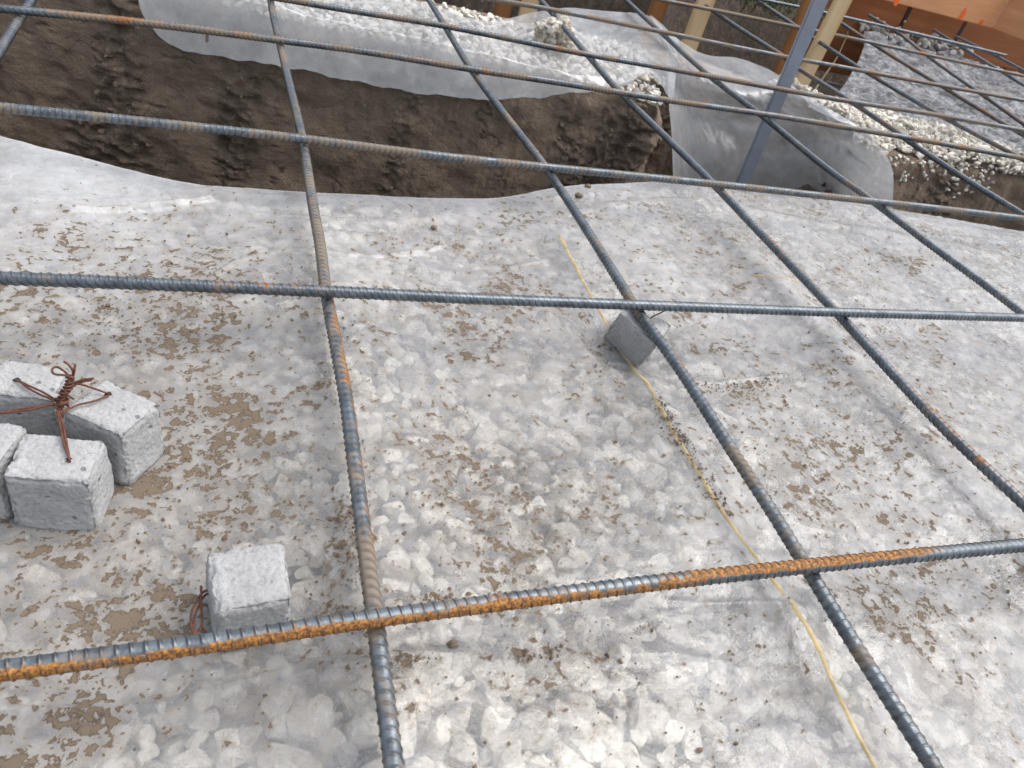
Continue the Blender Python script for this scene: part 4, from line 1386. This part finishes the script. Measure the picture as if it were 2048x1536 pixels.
# ------------------------------------------------------------------ grey sheet lying over the far side of the pit
b_ = NB('grey_cloth')
v_ = b_.coord()
k1 = b_.noise(v_, 3.5, 4, 0.6)
k2 = b_.noise(v_, 21, 6, 0.75, off=4, dist=0.6)
k3 = b_.noise(v_, 90, 3, 0.7, off=9)
cc = b_.mix(b_.ramp(k2, (0.42, 0.0), (0.60, 1.0)), (0.11, 0.115, 0.125), (0.43, 0.445, 0.47))
cc = b_.mix(b_.ramp(k1, (0.45, 0.0), (0.75, 0.6)), cc, (0.34, 0.32, 0.29))
k4 = b_.noise(v_, 6.5, 5, 0.7, off=14, dist=0.8)
cc = b_.mix(b_.ramp(k4, (0.36, 0.85), (0.47, 0.0)), cc, (0.07, 0.072, 0.08))
cc = b_.mix(b_.ramp(k4, (0.56, 0.0), (0.66, 0.8)), cc, (0.55, 0.56, 0.58))
cc = b_.mix(b_.ramp(k3, (0.36, 0.8), (0.44, 0.0)), cc, (0.06, 0.06, 0.062))
M_CLOTH = b_.done(b_.bsdf(cc, 0.75, 0, b_.bump(b_.math('ADD', k2, b_.math('MULTIPLY', k3, 0.4)), 0.9, 0.03), 0.35))
def row(lst):
    return [at(x, y, z) for x, y, z in lst]
def row(lst):
    return [aty(*q) for q in lst]
rows = [row([(1728, 64, 4.45), (1800, 84, 4.45), (1900, 104, 4.40), (2000, 138, 4.3), (2110, 178, 4.1)]),
        row([(1722, 110, 3.95), (1800, 132, 3.9), (1900, 160, 3.8), (2010, 200, 3.6), (2120, 235, 3.4)]),
        row([(1690, 165, 3.4), (1790, 180, 3.35), (1900, 205, 3.2), (2010, 240, 3.0), (2130, 280, 2.8)]),
        row([(1640, 225, 2.95), (1760, 245, 2.85), (1890, 275, 2.65), (2010, 330, 2.45), (2140, 380, 2.3)])]
ncol, nrow = 150, 90
cols = np.stack([spline(np.array(r_), ncol) for r_ in rows], 0)
out = np.stack([spline(cols[:, i], nrow) for i in range(ncol)], 1).reshape(-1, 3)
out[:, 2] += 0.045 * fbm(out * np.array([3, 3, 0]) + 5, 3) + 0.012 * fbm(out * np.array([14, 14, 0]) + 2, 3)
tag(obj('grey_sheet', mesh_np('grey_sheet', out, grid_faces(ncol, nrow)), M_CLOTH), 'mottled grey dusty sheet slumped over the far side of the pit', 'ground sheet')
# grey clods along its upper edge
r6 = np.random.default_rng(71)
top = spline(np.array(row([(1735, 58, 4.5), (1790, 74, 4.5), (1860, 88, 4.5), (1930, 102, 4.45)])), 90)
Pk = top[r6.integers(0, 90, 170)] + r6.normal(0, 1, (170, 3)) * [.05, .09, .03]
g = stones('rubble', Pk, np.clip(r6.lognormal(math.log(0.022), 0.45, 170), 0.01, 0.05), 23, mat_stone('grey_rubble', (0.25, 0.24, 0.225), (0.50, 0.48, 0.45)), 2, 0.85)
tag(g, 'grey broken clods along the upper edge of the grey sheet', 'rubble', kind='stuff')

# two pale rods in the pit
for a, b2, lab in (((1652, 164), (1752, 190), 'upper of two pale rods lying in the pit by the grey sheet'), ((1660, 176), (1756, 200), 'lower of two pale rods lying in the pit by the grey sheet')):
    P = np.array([at(*a, -.52), at((a[0] + b2[0]) / 2, (a[1] + b2[1]) / 2, -.515), at(*b2, -.50)])
    Vt, Ft = tube(spline(P, 30), 0.010, 12)
    tag(obj('rod', mesh_np('rod', Vt, Ft), mat_plain('pale_rod', (0.30, 0.30, 0.31), 0.5, 0, 0.2, 20)), lab, 'rod', 'pale rods in the pit')
# dry stem
P = np.array([aty(1628, 182, 2.95), aty(1650, 150, 2.98), aty(1672, 118, 3.0), aty(1690, 80, 3.02), aty(1696, 62, 3.02)])
Vt, Ft = tube(spline(P, 40), np.linspace(0.0045, 0.002, 40), 6)
tag(obj('dry_stem', mesh_np('dry_stem', Vt, Ft), M_STRAW), 'thin dry plant stem against the dark pit wall', 'plant stem')
# grass tuft on the rim of the pit
r7 = np.random.default_rng(91)
Vs, Fs, off = [], [], 0
gc = at(1525, 10, -0.10)
for i in range(420):
    p = gc + np.array([r7.normal(0, .22), r7.normal(0.02, .09), r7.normal(0, .02)])
    L = r7.uniform(0.05, 0.14)
    az = r7.uniform(0, 6.28)
    d = np.array([math.cos(az), math.sin(az) - 0.9, 0])
    pts = [p, p + [d[0] * L * .25, d[1] * L * .25, L * .6], p + [d[0] * L * .8, d[1] * L * .8, L * r7.uniform(.1, .8)]]
    w = np.array([-math.sin(az), math.cos(az), 0]) * 0.0028
    Vs += [pts[0] - w, pts[0] + w, pts[1] + w * .8, pts[1] - w * .8, pts[2] + w * .2, pts[2] - w * .2]
    Fs += [[off, off + 1, off + 2, off + 3], [off + 3, off + 2, off + 4, off + 5]]
    off += 6
tag(obj('grass', mesh_np('grass', np.array(Vs), np.array(Fs)), M_GRASS), 'green grass hanging over the rim of the pit', 'grass', kind='stuff')
